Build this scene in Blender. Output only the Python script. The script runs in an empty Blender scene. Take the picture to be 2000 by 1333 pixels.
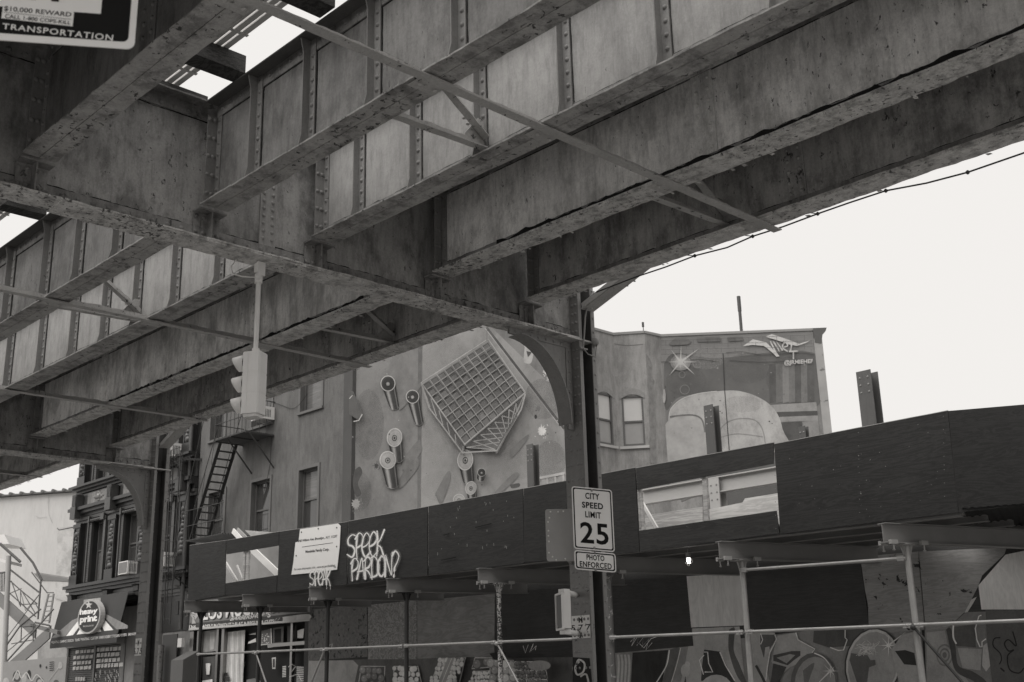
import bpy, math, random
from mathutils import Vector, Matrix
random.seed(7)
SC = bpy.context.scene
COL = SC.collection
R = math.radians
# ------------------------------------------------------------------ camera
FPX = 2249.06
YAW, PIT, ROL = R(135.6019291), R(16.62932133), R(-1.46346881)
EYE = Vector((0, 0, 1.6))
_f = Vector((math.cos(YAW)*math.cos(PIT), math.sin(YAW)*math.cos(PIT), math.sin(PIT)))
_r = Vector((math.sin(YAW), -math.cos(YAW), 0))
_u = _r.cross(_f)
RGT = _r*math.cos(ROL) + _u*math.sin(ROL)
UPV = -_r*math.sin(ROL) + _u*math.cos(ROL)
FWD = _f
cd = bpy.data.cameras.new('camera')
cam = bpy.data.objects.new('camera', cd)
COL.objects.link(cam)
cam.matrix_world = Matrix((( RGT.x, UPV.x, -FWD.x, EYE.x), (RGT.y, UPV.y, -FWD.y, EYE.y), (RGT.z, UPV.z, -FWD.z, EYE.z), (0, 0, 0, 1)))
cd.sensor_width = 36
cd.lens = FPX/2000*36
cd.clip_start, cd.clip_end = 0.1, 2000
cd.dof.use_dof = True
cd.dof.focus_distance = 15
cd.dof.aperture_fstop = 4.0
SC.camera = cam
# ------------------------------------------------------------------ light
SUN_EL, SUN_AZ = R(56), R(-95)       # azimuth from +X counter-clockwise
SKY_STRENGTH, SKY_LEVEL = 0.1, 4.85
SC.view_settings.view_transform = 'Standard'
SC.view_settings.look = 'None'
SC.view_settings.gamma = 1
SC.view_settings.exposure = 0.9
w = bpy.data.worlds.new('World')
SC.world = w
w.use_nodes = True
nt = w.node_tree
nt.nodes.clear()
sky = nt.nodes.new('ShaderNodeTexSky')
sky.sky_type = 'NISHITA'
sky.sun_disc = False
sky.sun_elevation = SUN_EL
sky.sun_rotation = math.pi/2 - SUN_AZ
bw = nt.nodes.new('ShaderNodeRGBToBW')
mn = nt.nodes.new('ShaderNodeMath'); mn.operation = 'MINIMUM'; mn.inputs[1].default_value = SKY_LEVEL
mx = nt.nodes.new('ShaderNodeMath'); mx.operation = 'MAXIMUM'; mx.inputs[1].default_value = SKY_LEVEL*0.985
vs = nt.nodes.new('ShaderNodeVectorMath'); vs.operation = 'SCALE'; vs.inputs[0].default_value = (1.0, 0.974, 0.945)
bg = nt.nodes.new('ShaderNodeBackground'); bg.inputs['Strength'].default_value = SKY_STRENGTH
wo = nt.nodes.new('ShaderNodeOutputWorld')
L = nt.links.new
L(sky.outputs[0], bw.inputs[0]); L(bw.outputs[0], mn.inputs[0]); L(mn.outputs[0], mx.inputs[0])
L(mx.outputs[0], vs.inputs['Scale']); L(vs.outputs[0], bg.inputs['Color']); L(bg.outputs[0], wo.inputs['Surface'])
sl = bpy.data.lights.new('sun', 'SUN')
sl.energy = 2.0
sl.angle = R(70)
sl.color = (1.0, 0.975, 0.945)
so = bpy.data.objects.new('sun', sl)
COL.objects.link(so)
sd = Vector((math.cos(SUN_EL)*math.cos(SUN_AZ), math.cos(SUN_EL)*math.sin(SUN_AZ), math.sin(SUN_EL)))
so.rotation_euler = (-sd).to_track_quat('-Z', 'Y').to_euler()
so.location = (20, -20, 40)


# ------------------------------------------------------------------ rays: a pixel of the 2000 x 1333 photograph on a plane of the place
def at(px, py, X=None, Y=None, Z=None, D=None, P=None):
    d = RGT*((px-1000)/FPX) + UPV*((666.5-py)/FPX) + FWD
    if X is not None: t = (X-EYE.x)/d.x
    elif Y is not None: t = (Y-EYE.y)/d.y
    elif Z is not None: t = (Z-EYE.z)/d.z
    elif P is not None: t = (P[0]-EYE).dot(P[1])/d.dot(P[1])
    else: t = D
    return EYE + d*t


def V(*a): return Vector(a)
VX, VY, VZ = V(1, 0, 0), V(0, 1, 0), V(0, 0, 1)


# ------------------------------------------------------------------ materials
class NT:
    def __init__(s, name):
        s.m = bpy.data.materials.new(name); s.m.use_nodes = True
        s.t = s.m.node_tree; s.b = s.t.nodes['Principled BSDF']
        g = s.t.nodes.new('ShaderNodeNewGeometry'); s.pos = g.outputs['Position']
    def n(s, k): return s.t.nodes.new(k)
    def l(s, a, b): s.t.links.new(a, b)
    def put(s, sock, v):
        if hasattr(v, 'links'): s.l(v, sock)
        else: sock.default_value = v
    def math(s, op, a, b=0.0, c=0.0):
        q = s.n('ShaderNodeMath'); q.operation = op
        s.put(q.inputs[0], a); s.put(q.inputs[1], b); s.put(q.inputs[2], c)
        return q.outputs[0]
    def noise(s, sc, detail=4, rough=0.55, dist=0.0, off=0.0):
        mp = s.n('ShaderNodeMapping')
        if not isinstance(sc, tuple): sc = (sc, sc, sc)
        mp.inputs['Scale'].default_value = sc
        mp.inputs['Location'].default_value = (off, off*0.7, off*1.3)
        s.l(s.pos, mp.inputs['Vector'])
        q = s.n('ShaderNodeTexNoise'); q.inputs['Scale'].default_value = 1
        q.inputs['Detail'].default_value = detail; q.inputs['Roughness'].default_value = rough
        q.inputs['Distortion'].default_value = dist
        s.l(mp.outputs[0], q.inputs['Vector'])
        return q.outputs[0]
    def step(s, v, lo, hi):
        q = s.n('ShaderNodeMapRange'); q.interpolation_type = 'SMOOTHSTEP'
        s.l(v, q.inputs[0]); q.inputs[1].default_value = lo; q.inputs[2].default_value = hi
        return q.outputs[0]
    def mix(s, f, a, b): return s.math('ADD', s.math('MULTIPLY', a, s.math('SUBTRACT', 1.0, f)), s.math('MULTIPLY', b, f))
    def done(s, v, rough=0.6, metal=0.0, bump=None, bstr=0.3, bdist=0.01, spec=0.35):
        q = s.n('ShaderNodeVectorMath'); q.operation = 'SCALE'
        q.inputs[0].default_value = (1.0, 0.985, 0.965)
        s.put(q.inputs['Scale'], v)
        s.l(q.outputs[0], s.b.inputs['Base Color'])
        s.put(s.b.inputs['Roughness'], rough); s.b.inputs['Metallic'].default_value = metal
        s.b.inputs['Specular IOR Level'].default_value = spec
        if bump is not None:
            bn = s.n('ShaderNodeBump'); bn.inputs['Strength'].default_value = bstr; bn.inputs['Distance'].default_value = bdist
            s.l(bump, bn.inputs['Height']); s.l(bn.outputs[0], s.b.inputs['Normal'])
        return s.m


_mc = {}
def surf(name, g, var=0.3, scale=2.0, streak=0.0, peel=None, peelg=0.05, pscale=9.0, speck=0.0, speckg=0.5, rough=0.65, metal=0.0,
         bump=0.25, bscale=40, grain=None, spec=0.35, off=0.0, pstretch=1.0, mott=0.0, mscale=6.0, grit=0.0):
    if name in _mc: return _mc[name]
    k = NT(name)
    n1 = k.noise(scale, 6, 0.65, 0.0, off)
    v = k.math('MULTIPLY', g, k.math('ADD', 1-var, k.math('MULTIPLY', n1, 2*var)))
    bsrc = k.noise(bscale, 5, 0.65, 0.0, off)
    if grain:
        gn = k.noise(grain[0], 5, 0.6, grain[2] if len(grain) > 2 else 1.5, off)
        w_ = k.math('SINE', k.math('MULTIPLY', gn, 42.0))
        gr = k.math('ADD', 0.5, k.math('MULTIPLY', w_, 0.5))
        v = k.math('MULTIPLY', v, k.math('SUBTRACT', 1.0, k.math('MULTIPLY', gr, grain[1])))
    if grit:
        gt = k.noise(38, 6, 0.85, 0.0, off+41)
        v = k.math('MULTIPLY', v, k.math('ADD', 1-grit, k.math('MULTIPLY', gt, 2*grit)))
    if mott:
        mo = k.step(k.noise((mscale, mscale, mscale*0.6), 9, 0.74, 0.1, off+31), 0.44, 0.64)
        v = k.math('MULTIPLY', v, k.math('SUBTRACT', 1.0, k.math('MULTIPLY', mo, mott)))
    if streak:
        st = k.step(k.noise((4, 4, 0.9), 8, 0.72, 0.0, off+3), 0.40, 0.72)
        v = k.math('MULTIPLY', v, k.math('SUBTRACT', 1.0, k.math('MULTIPLY', st, streak)))
        st2 = k.step(k.noise((20, 20, 2.6), 7, 0.75, 0.0, off+5), 0.46, 0.72)
        v = k.math('MULTIPLY', v, k.math('SUBTRACT', 1.0, k.math('MULTIPLY', st2, streak*0.75)))
    if speck:
        sp = k.step(k.noise(70, 2, 0.5, 0, off+9), 1-speck, 1-speck+0.03)
        v = k.mix(sp, v, speckg)
    if peel is not None:
        ps = (pscale, pscale, pscale/pstretch)
        pm = k.math('ADD', k.noise(ps, 7, 0.68, 0.4, off+17), k.math('MULTIPLY', 0.3, k.math('SUBTRACT', k.noise(0.9, 4, 0.6, 0, off+57), 0.5)))
        pk = k.step(pm, peel, peel+0.025)
        v = k.mix(pk, v, k.math('MULTIPLY', peelg, k.math('ADD', 0.5, k.noise(25, 4))))
        bsrc = k.math('SUBTRACT', k.math('MULTIPLY', bsrc, 0.5), pk)
    _mc[name] = k.done(v, rough, metal, bsrc, bump, 0.012, spec)
    return _mc[name]


def plain(g, rough=0.6, metal=0.0, spec=0.35):
    n = 'paint_%03d_%02d_%d' % (round(g*1000), round(rough*10), metal > 0.5)
    return surf(n, g, 0.12, 6.0, rough=rough, metal=metal, bump=0.08, spec=spec)


def art_mat(g):
    return surf('mural_paint_%03d' % round(g*1000), g, 0.35, 2.2, grit=0.35, mott=0.2, mscale=3, speck=0.25, speckg=g*0.7, rough=0.9, bump=0.15, spec=0.15)


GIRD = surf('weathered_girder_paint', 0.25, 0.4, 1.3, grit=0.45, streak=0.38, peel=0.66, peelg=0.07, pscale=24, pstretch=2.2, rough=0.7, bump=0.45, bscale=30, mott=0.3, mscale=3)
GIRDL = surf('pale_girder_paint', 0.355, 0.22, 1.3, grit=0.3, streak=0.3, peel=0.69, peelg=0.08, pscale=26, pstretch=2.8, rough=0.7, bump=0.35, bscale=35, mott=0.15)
GIRDC = surf('lit_stained_girder_paint', 0.82, 0.4, 0.9, grit=0.45, streak=0.42, peel=0.655, peelg=0.1, pscale=22, pstretch=2.0, rough=0.7, bump=0.45, bscale=25, mott=0.35, mscale=2.5)  # stained girder paint made paler, low horizon and ground light put into the colour
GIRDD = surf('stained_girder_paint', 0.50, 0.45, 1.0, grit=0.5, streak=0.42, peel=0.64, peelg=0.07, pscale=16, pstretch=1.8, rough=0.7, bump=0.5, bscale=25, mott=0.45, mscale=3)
GIRDS = surf('shaded_girder_paint', 0.20, 0.45, 1.0, grit=0.5, streak=0.4, peel=0.66, peelg=0.05, pscale=18, pstretch=2.0, rough=0.75, bump=0.5, mott=0.4, mscale=3)  # darker girder paint, shade of the wide deck put into the colour
CGP = surf('cross_girder_paint', 0.36, 0.5, 1.1, grit=0.5, streak=0.35, peel=0.635, peelg=0.09, pscale=18, pstretch=1.6, rough=0.7, bump=0.5, bscale=30, mott=0.5, mscale=2.2)
FLNG = surf('flaking_flange_paint', 0.58, 0.45, 4.0, grit=0.7, peel=0.60, peelg=0.10, pscale=21, rough=0.75, bump=1.0, bscale=30, mott=0.5, mscale=7)
FLND = surf('grimy_flange_paint', 0.38, 0.5, 2.5, grit=0.6, peel=0.605, peelg=0.06, pscale=15, rough=0.8, bump=1.0, bscale=24, mott=0.5, mscale=4)
ANGL = surf('grimy_steel_angle', 0.27, 0.45, 2.5, grit=0.5, streak=0.2, mott=0.4, peel=0.62, peelg=0.10, pscale=10, rough=0.7, bump=0.5)
STIF = surf('stiffener_paint', 0.24, 0.3, 2.0, grit=0.4, streak=0.2, peel=0.66, peelg=0.12, pscale=12, rough=0.7, bump=0.4)
COLM = surf('column_paint', 0.235, 0.25, 1.5, grit=0.35, streak=0.15, peel=0.645, peelg=0.06, pscale=13, rough=0.6, bump=0.4)
BRAC = surf('brace_paint', 0.42, 0.35, 3.0, grit=0.5, peel=0.625, peelg=0.08, pscale=11, rough=0.7, bump=0.7)
RUST_SHADE = surf('black_rust_and_shadow', 0.025, 0.5, 6, rough=0.95, bump=0.8, spec=0.1)  # near-black for corroded steel and for shadow lines painted along seams
SHADED = surf('shaded_steel', 0.12, 0.4, 3, grit=0.4, rough=0.8, bump=0.5, spec=0.2)  # top flange colour darkened for the shade under the deck
RECD = surf('dark_recess', 0.075, 0.5, 3, rough=0.9, bump=0.4, spec=0.1)  # darker steel for the column web and inner angles
TIMB = surf('tarred_timber', 0.09, 0.4, 2.0, grain=((1.5, 3, 20), 0.5), rough=0.9, bump=0.5, bscale=60)
GALV = surf('galvanised_slat', 0.62, 0.15, 3.0, rough=0.5, bump=0.1)


# ------------------------------------------------------------------ mesh building
class MB:
    def __init__(s): s.v = []; s.f = []; s.mi = []; s.cur = 0; s.sm = []; s.smooth = False
    def add(s, vs, fs):
        b = len(s.v); s.v += [tuple(x) for x in vs]
        for f in fs:
            s.f.append([b+i for i in f]); s.mi.append(s.cur); s.sm.append(s.smooth)
        return s
    def box(s, a, b):
        x0, y0, z0 = [min(p, q) for p, q in zip(a, b)]; x1, y1, z1 = [max(p, q) for p, q in zip(a, b)]
        return s.add([(x0, y0, z0), (x1, y0, z0), (x1, y1, z0), (x0, y1, z0), (x0, y0, z1), (x1, y0, z1), (x1, y1, z1), (x0, y1, z1)],
                     [(0, 3, 2, 1), (4, 5, 6, 7), (0, 1, 5, 4), (1, 2, 6, 5), (2, 3, 7, 6), (3, 0, 4, 7)])
    def obox(s, c, a, b, d):
        c, a, b, d = V(*c), V(*a), V(*b), V(*d)
        return s.add([c-a-b-d, c+a-b-d, c+a+b-d, c-a+b-d, c-a-b+d, c+a-b+d, c+a+b+d, c-a+b+d],
                     [(0, 3, 2, 1), (4, 5, 6, 7), (0, 1, 5, 4), (1, 2, 6, 5), (2, 3, 7, 6), (3, 0, 4, 7)])
    def bar(s, p, q, w, h, up=(0, 0, 1)):
        p, q = V(*p), V(*q); d = (q-p); n = d.normalized(); sd_ = n.cross(V(*up))
        if sd_.length < 1e-4: sd_ = n.cross(VX)
        sd_.normalize(); u = sd_.cross(n)
        return s.obox((p+q)/2, d/2, sd_*w/2, u*h/2)
    def prism(s, pts, ex):
        pts = [V(*p) for p in pts]; ex = V(*ex); n = len(pts)
        return s.add(pts+[p+ex for p in pts], [list(range(n))[::-1], [n+i for i in range(n)]]+[[i, (i+1) % n, n+(i+1) % n, n+i] for i in range(n)])
    def face(s, pts): return s.add(pts, [list(range(len(pts)))])
    def tube(s, pts, r, seg=8, r2=None):
        pts = [V(*p) for p in pts]; n = len(pts); vs = []; fs = []
        for i, p in enumerate(pts):
            d = (pts[min(i+1, n-1)]-pts[max(i-1, 0)]).normalized()
            a = d.cross(VZ)
            if a.length < 0.05: a = d.cross(VX)
            a.normalize(); b = d.cross(a)
            rr = r if r2 is None else r+(r2-r)*i/(n-1)
            for k in range(seg):
                t = 2*math.pi*k/seg
                vs.append(p+a*math.cos(t)*rr+b*math.sin(t)*rr)
        for i in range(n-1):
            for k in range(seg):
                fs.append([i*seg+k, i*seg+(k+1) % seg, (i+1)*seg+(k+1) % seg, (i+1)*seg+k])
        o = s.smooth; s.smooth = True; s.add(vs, fs); s.smooth = o
        return s.add(vs[:seg], [list(range(seg))]).add(vs[-seg:], [list(range(seg))[::-1]])
    def dome(s, c, n, r=0.016):
        r *= 1.4
        c, n = V(*c), V(*n); a = n.cross(VZ)
        if a.length < 0.05: a = n.cross(VX)
        a.normalize(); b = n.cross(a); vs = []
        for rr, h in ((1, 0), (0.75, 0.5)):
            for k in range(7):
                t = 2*math.pi*k/7
                vs.append(c+a*math.cos(t)*r*rr+b*math.sin(t)*r*rr+n*h*r)
        vs.append(c+n*r*0.75)
        fs = [[k, (k+1) % 7, 7+(k+1) % 7, 7+k] for k in range(7)]+[[7+k, 7+(k+1) % 7, 14] for k in range(7)]
        o = s.smooth; s.smooth = True; s.add(vs, fs); s.smooth = o
        return s
    def strip(s, p, q, side, wid, up, th, step=0.07, jit=0.006, jl=None, jr=None):
        """plate from p to q, 'wid' across along 'side', thickness along 'up', with ragged edges"""
        p, q, side, up = V(*p), V(*q), V(*side), V(*up); n = max(2, int((q-p).length/step)); vs = []; fs = []
        jl = jit if jl is None else jl; jr = jit if jr is None else jr
        a = b = 0
        for i in range(n+1):
            c = p.lerp(q, i/n)
            a = a*0.5+random.uniform(-1, 1)*jl; b = b*0.5+random.uniform(-1, 1)*jr
            if random.random() < 0.06: b -= jr*1.6
            t = th*(1+random.uniform(-0.12, 0.12))
            vs += [c+side*a, c+side*(wid+b), c+side*(wid+b)+up*t, c+side*a+up*t]
        for i in range(n):
            o = i*4
            for k in range(4):
                fs.append([o+k, o+(k+1) % 4, o+4+(k+1) % 4, o+4+k])
        fs += [[3, 2, 1, 0], [n*4+k for k in range(4)]]
        return s.add(vs, fs)
    def build(s, name, mats, parent=None, **kw): return link(name, s, mats, parent, **kw)


ORG = {}
def link(name, mb, mats, parent=None, label=None, cat=None, group=None, kind=None):
    if not isinstance(mats, (list, tuple)): mats = [mats]
    me = bpy.data.meshes.new(name)
    xs = [v[0] for v in mb.v]; ys = [v[1] for v in mb.v]; zs = [v[2] for v in mb.v]
    c = V((min(xs)+max(xs))/2, (min(ys)+max(ys))/2, min(zs))
    me.from_pydata([(v[0]-c.x, v[1]-c.y, v[2]-c.z) for v in mb.v], [], mb.f)
    for m in mats: me.materials.append(m)
    if len(mats) > 1: me.polygons.foreach_set('material_index', mb.mi)
    if any(mb.sm): me.polygons.foreach_set('use_smooth', mb.sm)
    me.update()
    o = bpy.data.objects.new(name, me); COL.objects.link(o)
    return place(o, c, parent, label, cat, group, kind)


def place(o, c, parent=None, label=None, cat=None, group=None, kind=None):
    ORG[o.name] = c
    if parent is not None:
        o.parent = parent; o.location = c-ORG[parent.name]
    else: o.location = c
    for k_, v_ in (('label', label), ('category', cat), ('group', group), ('kind', kind)):
        if v_: o[k_] = v_
    return o


def thing(name, loc, label, cat, group=None, parent=None):
    o = bpy.data.objects.new(name, None); o.empty_display_size = 0.2; COL.objects.link(o)
    return place(o, V(*loc), parent, label, cat, group)


_dg = None
def text_mesh(body, bold=0.0, shear=0.0, spacing=1.0):
    cu = bpy.data.curves.new('lettering', 'FONT')
    cu.body = body; cu.size = 1; cu.offset = bold; cu.shear = shear; cu.space_character = spacing; cu.resolution_u = 3
    o = bpy.data.objects.new('lettering', cu); COL.objects.link(o)
    dg = bpy.context.evaluated_depsgraph_get(); dg.update()
    me = bpy.data.meshes.new_from_object(o.evaluated_get(dg))
    vs = [(v.co.x, v.co.y) for v in me.vertices]; fs = [list(p.vertices) for p in me.polygons]
    bpy.data.objects.remove(o); bpy.data.curves.remove(cu); bpy.data.meshes.remove(me)
    return vs, fs


def letter(mb, body, TL, TR, BR, BL, nrm=(0, 0, 0), bold=0.0, shear=0.0, spacing=1.0):
    """fit lettering into a quad of 3D points"""
    vs, fs = text_mesh(body, bold, shear, spacing)
    x0 = min(v[0] for v in vs); x1 = max(v[0] for v in vs); y0 = min(v[1] for v in vs); y1 = max(v[1] for v in vs)
    TL, TR, BR, BL, nrm = V(*TL), V(*TR), V(*BR), V(*BL), V(*nrm); out = []
    for x, y in vs:
        s = (x-x0)/(x1-x0); t = (y-y0)/(y1-y0)
        out.append(BL.lerp(BR, s).lerp(TL.lerp(TR, s), t)+nrm)
    mb.add(out, fs)


def smooth_line(pts, n=6):
    if len(pts) < 3: return pts
    out = []; P_ = [pts[0]]+list(pts)+[pts[-1]]
    for i in range(1, len(P_)-2):
        a, b, c, d = P_[i-1:i+3]
        for k in range(n):
            t = k/n
            out.append(tuple(0.5*((2*b[j])+(-a[j]+c[j])*t+(2*a[j]-5*b[j]+4*c[j]-d[j])*t*t+(-a[j]+3*b[j]-3*c[j]+d[j])*t**3) for j in (0, 1)))
    out.append(pts[-1]); return out


class Art:
    """paint on a wall: flat shapes, given in photo pixels, laid on the wall's own plane, each coat a little proud of the last"""
    def __init__(s, base=0.0025, gain=1.0, **plane):
        s.gain = gain; s.pl = plane; s.mb = MB(); s.mats = []; s.k = 0; s.base = base
        if 'Y' in plane: s.n = V(0, -1, 0)
        elif 'X' in plane: s.n = V(1, 0, 0)
        else:
            s.n = plane['P'][1].copy()
            if s.n.dot(FWD) > 0: s.n = -s.n
    def mat(s, g):
        m = g if not isinstance(g, (int, float)) else art_mat(round(min(0.85, g*s.gain), 3))
        if m not in s.mats: s.mats.append(m)
        s.mb.cur = s.mats.index(m)
    def pt(s, x, y): return at(x, y, **s.pl)+s.n*(s.base+0.0008*s.k)
    def poly(s, pts, g, sm=False):
        s.k += 1; s.mat(g)
        if sm: pts = smooth_line(list(pts)+[pts[0]])[:-1]
        s.mb.face([s.pt(*p) for p in pts]); return s
    def ell(s, cx, cy, rx, ry, g, rot=0, n=20):
        c, d = math.cos(R(rot)), math.sin(R(rot))
        return s.poly([(cx+rx*math.cos(t)*c-ry*math.sin(t)*d, cy+rx*math.cos(t)*d+ry*math.sin(t)*c) for t in [2*math.pi*i/n for i in range(n)]], g)
    def line(s, pts, w, g, sm=False, taper=False):
        s.k += 1; s.mat(g)
        if sm: pts = smooth_line(pts)
        Lf, Rt = [], []; n = len(pts)
        for i, p in enumerate(pts):
            a = pts[max(i-1, 0)]; b = pts[min(i+1, n-1)]
            dx, dy = b[0]-a[0], b[1]-a[1]; l_ = math.hypot(dx, dy) or 1
            ww = w/2*(1-0.75*i/(n-1) if taper and n > 1 else 1)
            if callable(taper): ww = w/2*taper(i/max(1, n-1))
            Lf.append((p[0]-dy/l_*ww, p[1]+dx/l_*ww)); Rt.append((p[0]+dy/l_*ww, p[1]-dx/l_*ww))
        for i in range(n-1):
            s.mb.face([s.pt(*Lf[i]), s.pt(*Lf[i+1]), s.pt(*Rt[i+1]), s.pt(*Rt[i])])
        return s
    def text(s, body, q, g, **kw):
        s.k += 1; s.mat(g); letter(s.mb, body, *[s.pt(*p) for p in q], **kw); return s
    def star(s, cx, cy, rays, g, core=5):
        for ang, ln, w_ in rays:
            c, d = math.cos(R(ang)), math.sin(R(ang))
            s.poly([(cx-d*w_, cy+c*w_), (cx+c*ln, cy+d*ln), (cx+d*w_, cy-c*w_), (cx-c*w_, cy-d*w_)], g)
        return s.ell(cx, cy, core, core, g)
    def build(s, name, parent=None, **kw): return link(name, s.mb, s.mats, parent, **kw)


# ------------------------------------------------------------------ ground
ASPH = surf('street_asphalt', 0.20, 0.3, 0.6, speck=0.25, speckg=0.25, rough=0.9, bump=0.4, bscale=80)
CONC = surf('sidewalk_concrete', 0.36, 0.25, 0.8, speck=0.2, speckg=0.25, rough=0.9, bump=0.3, bscale=60)
DIRT = surf('lot_dirt', 0.22, 0.4, 0.9, rough=0.95, bump=0.6, bscale=20)
MB().face([(-400, -400, 0), (400, -400, 0), (400, 400, 0), (-400, 400, 0)]).build('ground', ASPH, kind='structure')
MB().box((-60, 13.4, 0.001), (14, 17.38, 0.15)).build('sidewalk', CONC, kind='structure')
MB().box((-60, -7, 0.001), (30, -3.5, 0.15)).build('pavement', CONC, kind='structure')
mk = MB()
for i in range(12): mk.box((-40+i*6, 4.9, 0.004), (-37+i*6, 5.02, 0.008))
mk.build('road_markings', plain(0.55), kind='structure')

# ================================================================== the elevated railway
EL = thing('elevated_railway', (-10.17, 6, 0), 'riveted steel elevated railway with flaking paint crossing over the street', 'elevated railway')
ZB, ZT = 6.40, 7.58            # underside and top of the plate girders
CGX = (-10.17, -22.06, 1.9, -34.0)     # cross girders (centre of web)


def rivet_row(mb, p, q, sp, n, r=0.016):
    p, q = V(*p), V(*q); k = max(1, int((q-p).length/sp))
    for i in range(k+1): mb.dome(p.lerp(q, i/k), n, r)


def plate_girder(y, x0, x1, web_mat, stiff_xs, splice_xs, seam, rsp=0.14):
    """one girder between two cross girders: web plate with flange angles, stiffeners, end angles and ragged bottom flange"""
    mb = MB(); mb.box((x0, y-0.006, ZB+0.02), (x1, y+0.006, ZT-0.02))
    g = mb.build('plate_girder', web_mat, EL)
    # bottom flange: two angles with a seam under the web, or one cover plate
    fl = MB(); 
    for sgn in (-1, 1):
        fl.strip((x0, y+sgn*0.004, ZB), (x1, y+sgn*0.004, ZB), (0, sgn, 0), 0.158, (0, 0, 1), 0.016, jit=0.004, jl=0.0015)
    if not seam:
        fl.strip((x0+0.35, y-0.15, ZB-0.016), (x1-0.35, y-0.15, ZB-0.016), (0, 1, 0), 0.30, (0, 0, 1), 0.0155, jit=0.010, jl=0.010)
        for i in range(int((x1-x0)*5)):        # loose scale hanging from the plate
            x = random.uniform(x0+0.4, x1-0.4); yy = y+random.choice((-0.15, 0.15, random.uniform(-0.14, 0.14))); a = random.uniform(0.015, 0.05)
            fl.face([(x, yy, ZB-0.017), (x+a, yy+a*0.4, ZB-0.017), (x+a*1.3, yy+a, ZB-0.017-random.uniform(0.004, 0.02)), (x+a*0.2, yy+a*0.9, ZB-0.02-random.uniform(0, 0.012))])
    fl.build('bottom_flange', FLND if seam else FLNG, g)
    an = MB()
    if not seam and y < 9:
        ca = MB(); ca.strip((max(x0, -9.0) if x0 > -11 else x0+3, y-0.021, ZB+0.018), (x1-0.1 if x0 > -11 else x1-1.2, y-0.021, ZB+0.018), (0, 0, 1), 0.112, (0, -1, 0), 0.008, 0.06, 0.0, 0.0, 0.02)
        ca.build('corroded_angle_and_shadow', RUST_SHADE, g)  # corrosion and the shadow of the corner, both painted black
    an.box((x0, y-0.02, ZB+0.016), (x1, y-0.006, ZB+0.13)); an.box((x0, y+0.006, ZB+0.016), (x1, y+0.02, ZB+0.13))
    rivet_row(an, (x0+0.1, y-0.02, ZB+0.07), (x1-0.1, y-0.02, ZB+0.07), rsp*1.4, (0, -1, 0), 0.014)
    an.box((x0, y-0.02, ZT-0.15), (x1, y-0.006, ZT-0.016)); an.box((x0, y+0.006, ZT-0.15), (x1, y+0.02, ZT-0.016))
    tf = MB(); tf.box((x0, y-0.16, ZT-0.0155), (x1, y+0.16, ZT)); tf.build('top_flange', SHADED, g)
    rivet_row(an, (x0+0.1, y-0.02, ZT-0.075), (x1-0.1, y-0.02, ZT-0.075), rsp*1.3, (0, -1, 0))
    an.build('flange_angle', ANGL, g)
    rs = MB()  # dark ragged strips painted as shadow lines along the angle edges
    for z in (ZB+0.131, ZT-0.1605): rs.strip((x0+0.05, y-0.0065, z), (x1-0.05, y-0.0065, z), (0, 0, 1), 0.009, (0, -1, 0), 0.004, 0.05, 0.0, 0.002, 0.005)
    for x in stiff_xs: rs.strip((x+0.1005, y-0.0065, ZB+0.15), (x+0.1005, y-0.0065, ZT-0.17), (1, 0, 0), 0.006, (0, -1, 0), 0.004, 0.05, 0.0, 0.001, 0.003)
    rs.build('seam_shadow', RUST_SHADE, g)
    for x in stiff_xs:
        st = MB()
        # outstanding leg, crimped over the flange angles top and bottom
        pr = [(y-0.006, ZB+0.14), (y-0.105, ZB+0.14), (y-0.125, ZB+0.03), (y-0.135, ZB+0.018), (y-0.020, ZB+0.018)]
        zt = [(y-0.020, ZT-0.018), (y-0.135, ZT-0.018), (y-0.12, ZT-0.09), (y-0.105, ZT-0.17), (y-0.006, ZT-0.17)]
        st.prism([(x, a, b) for a, b in [(y-0.02, ZB+0.018), (y-0.14, ZB+0.018), (y-0.105, ZB+0.16), (y-0.105, ZT-0.17), (y-0.14, ZT-0.018), (y-0.02, ZT-0.018)]], (0.012, 0, 0))
        st.box((x+0.012, y-0.030, ZB+0.02), (x+0.10, y-0.018, ZT-0.02))
        rivet_row(st, (x+0.062, y-0.030, ZB+0.2), (x+0.062, y-0.030, ZT-0.2), 0.115, (0, -1, 0), 0.017)
        st.build('stiffener', STIF, g)
    for x in splice_xs:
        sp = MB(); sp.box((x-0.13, y-0.018, ZB+0.135), (x+0.13, y-0.006, ZT-0.155))
        for dx in (-0.07, 0.07): rivet_row(sp, (x+dx, y-0.018, ZB+0.2), (x+dx, y-0.018, ZT-0.22), 0.12, (0, -1, 0), 0.017)
        sp.box((x-0.45, y-0.03, ZT-0.15), (x+0.45, y-0.0202, ZT-0.02))
        for k in range(14): sp.dome((x-0.42+k*0.065, y-0.03, ZT-0.06-(k % 2)*0.05), (0, -1, 0), 0.014)
        sp.build('splice_plate', web_mat, g)
    for xe, sg in ((x0, 1), (x1, -1)):   # end connection angles
        ea = MB()
        ea.box((xe+sg*0.002, y-0.019, ZB+0.02), (xe+sg*0.10, y-0.0065, ZT-0.155))
        rivet_row(ea, (xe+sg*0.06, y-0.019, ZB+0.18), (xe+sg*0.06, y-0.019, ZT-0.2), 0.12, (0, -1, 0))
        ea.box((xe+sg*0.002, y-0.13, ZB+0.04), (xe+sg*0.014, y-0.019, ZT-0.155)); ea.box((xe+sg*0.002, y+0.007, ZB+0.04), (xe+sg*0.014, y+0.13, ZT-0.155))
        for dy in (-0.05, -0.105): rivet_row(ea, (xe+sg*0.014, y+dy, ZB+0.14), (xe+sg*0.014, y+dy, ZT-0.2), 0.17, (sg, 0, 0), 0.018)
        ea.build('end_angle', STIF, g)
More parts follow.
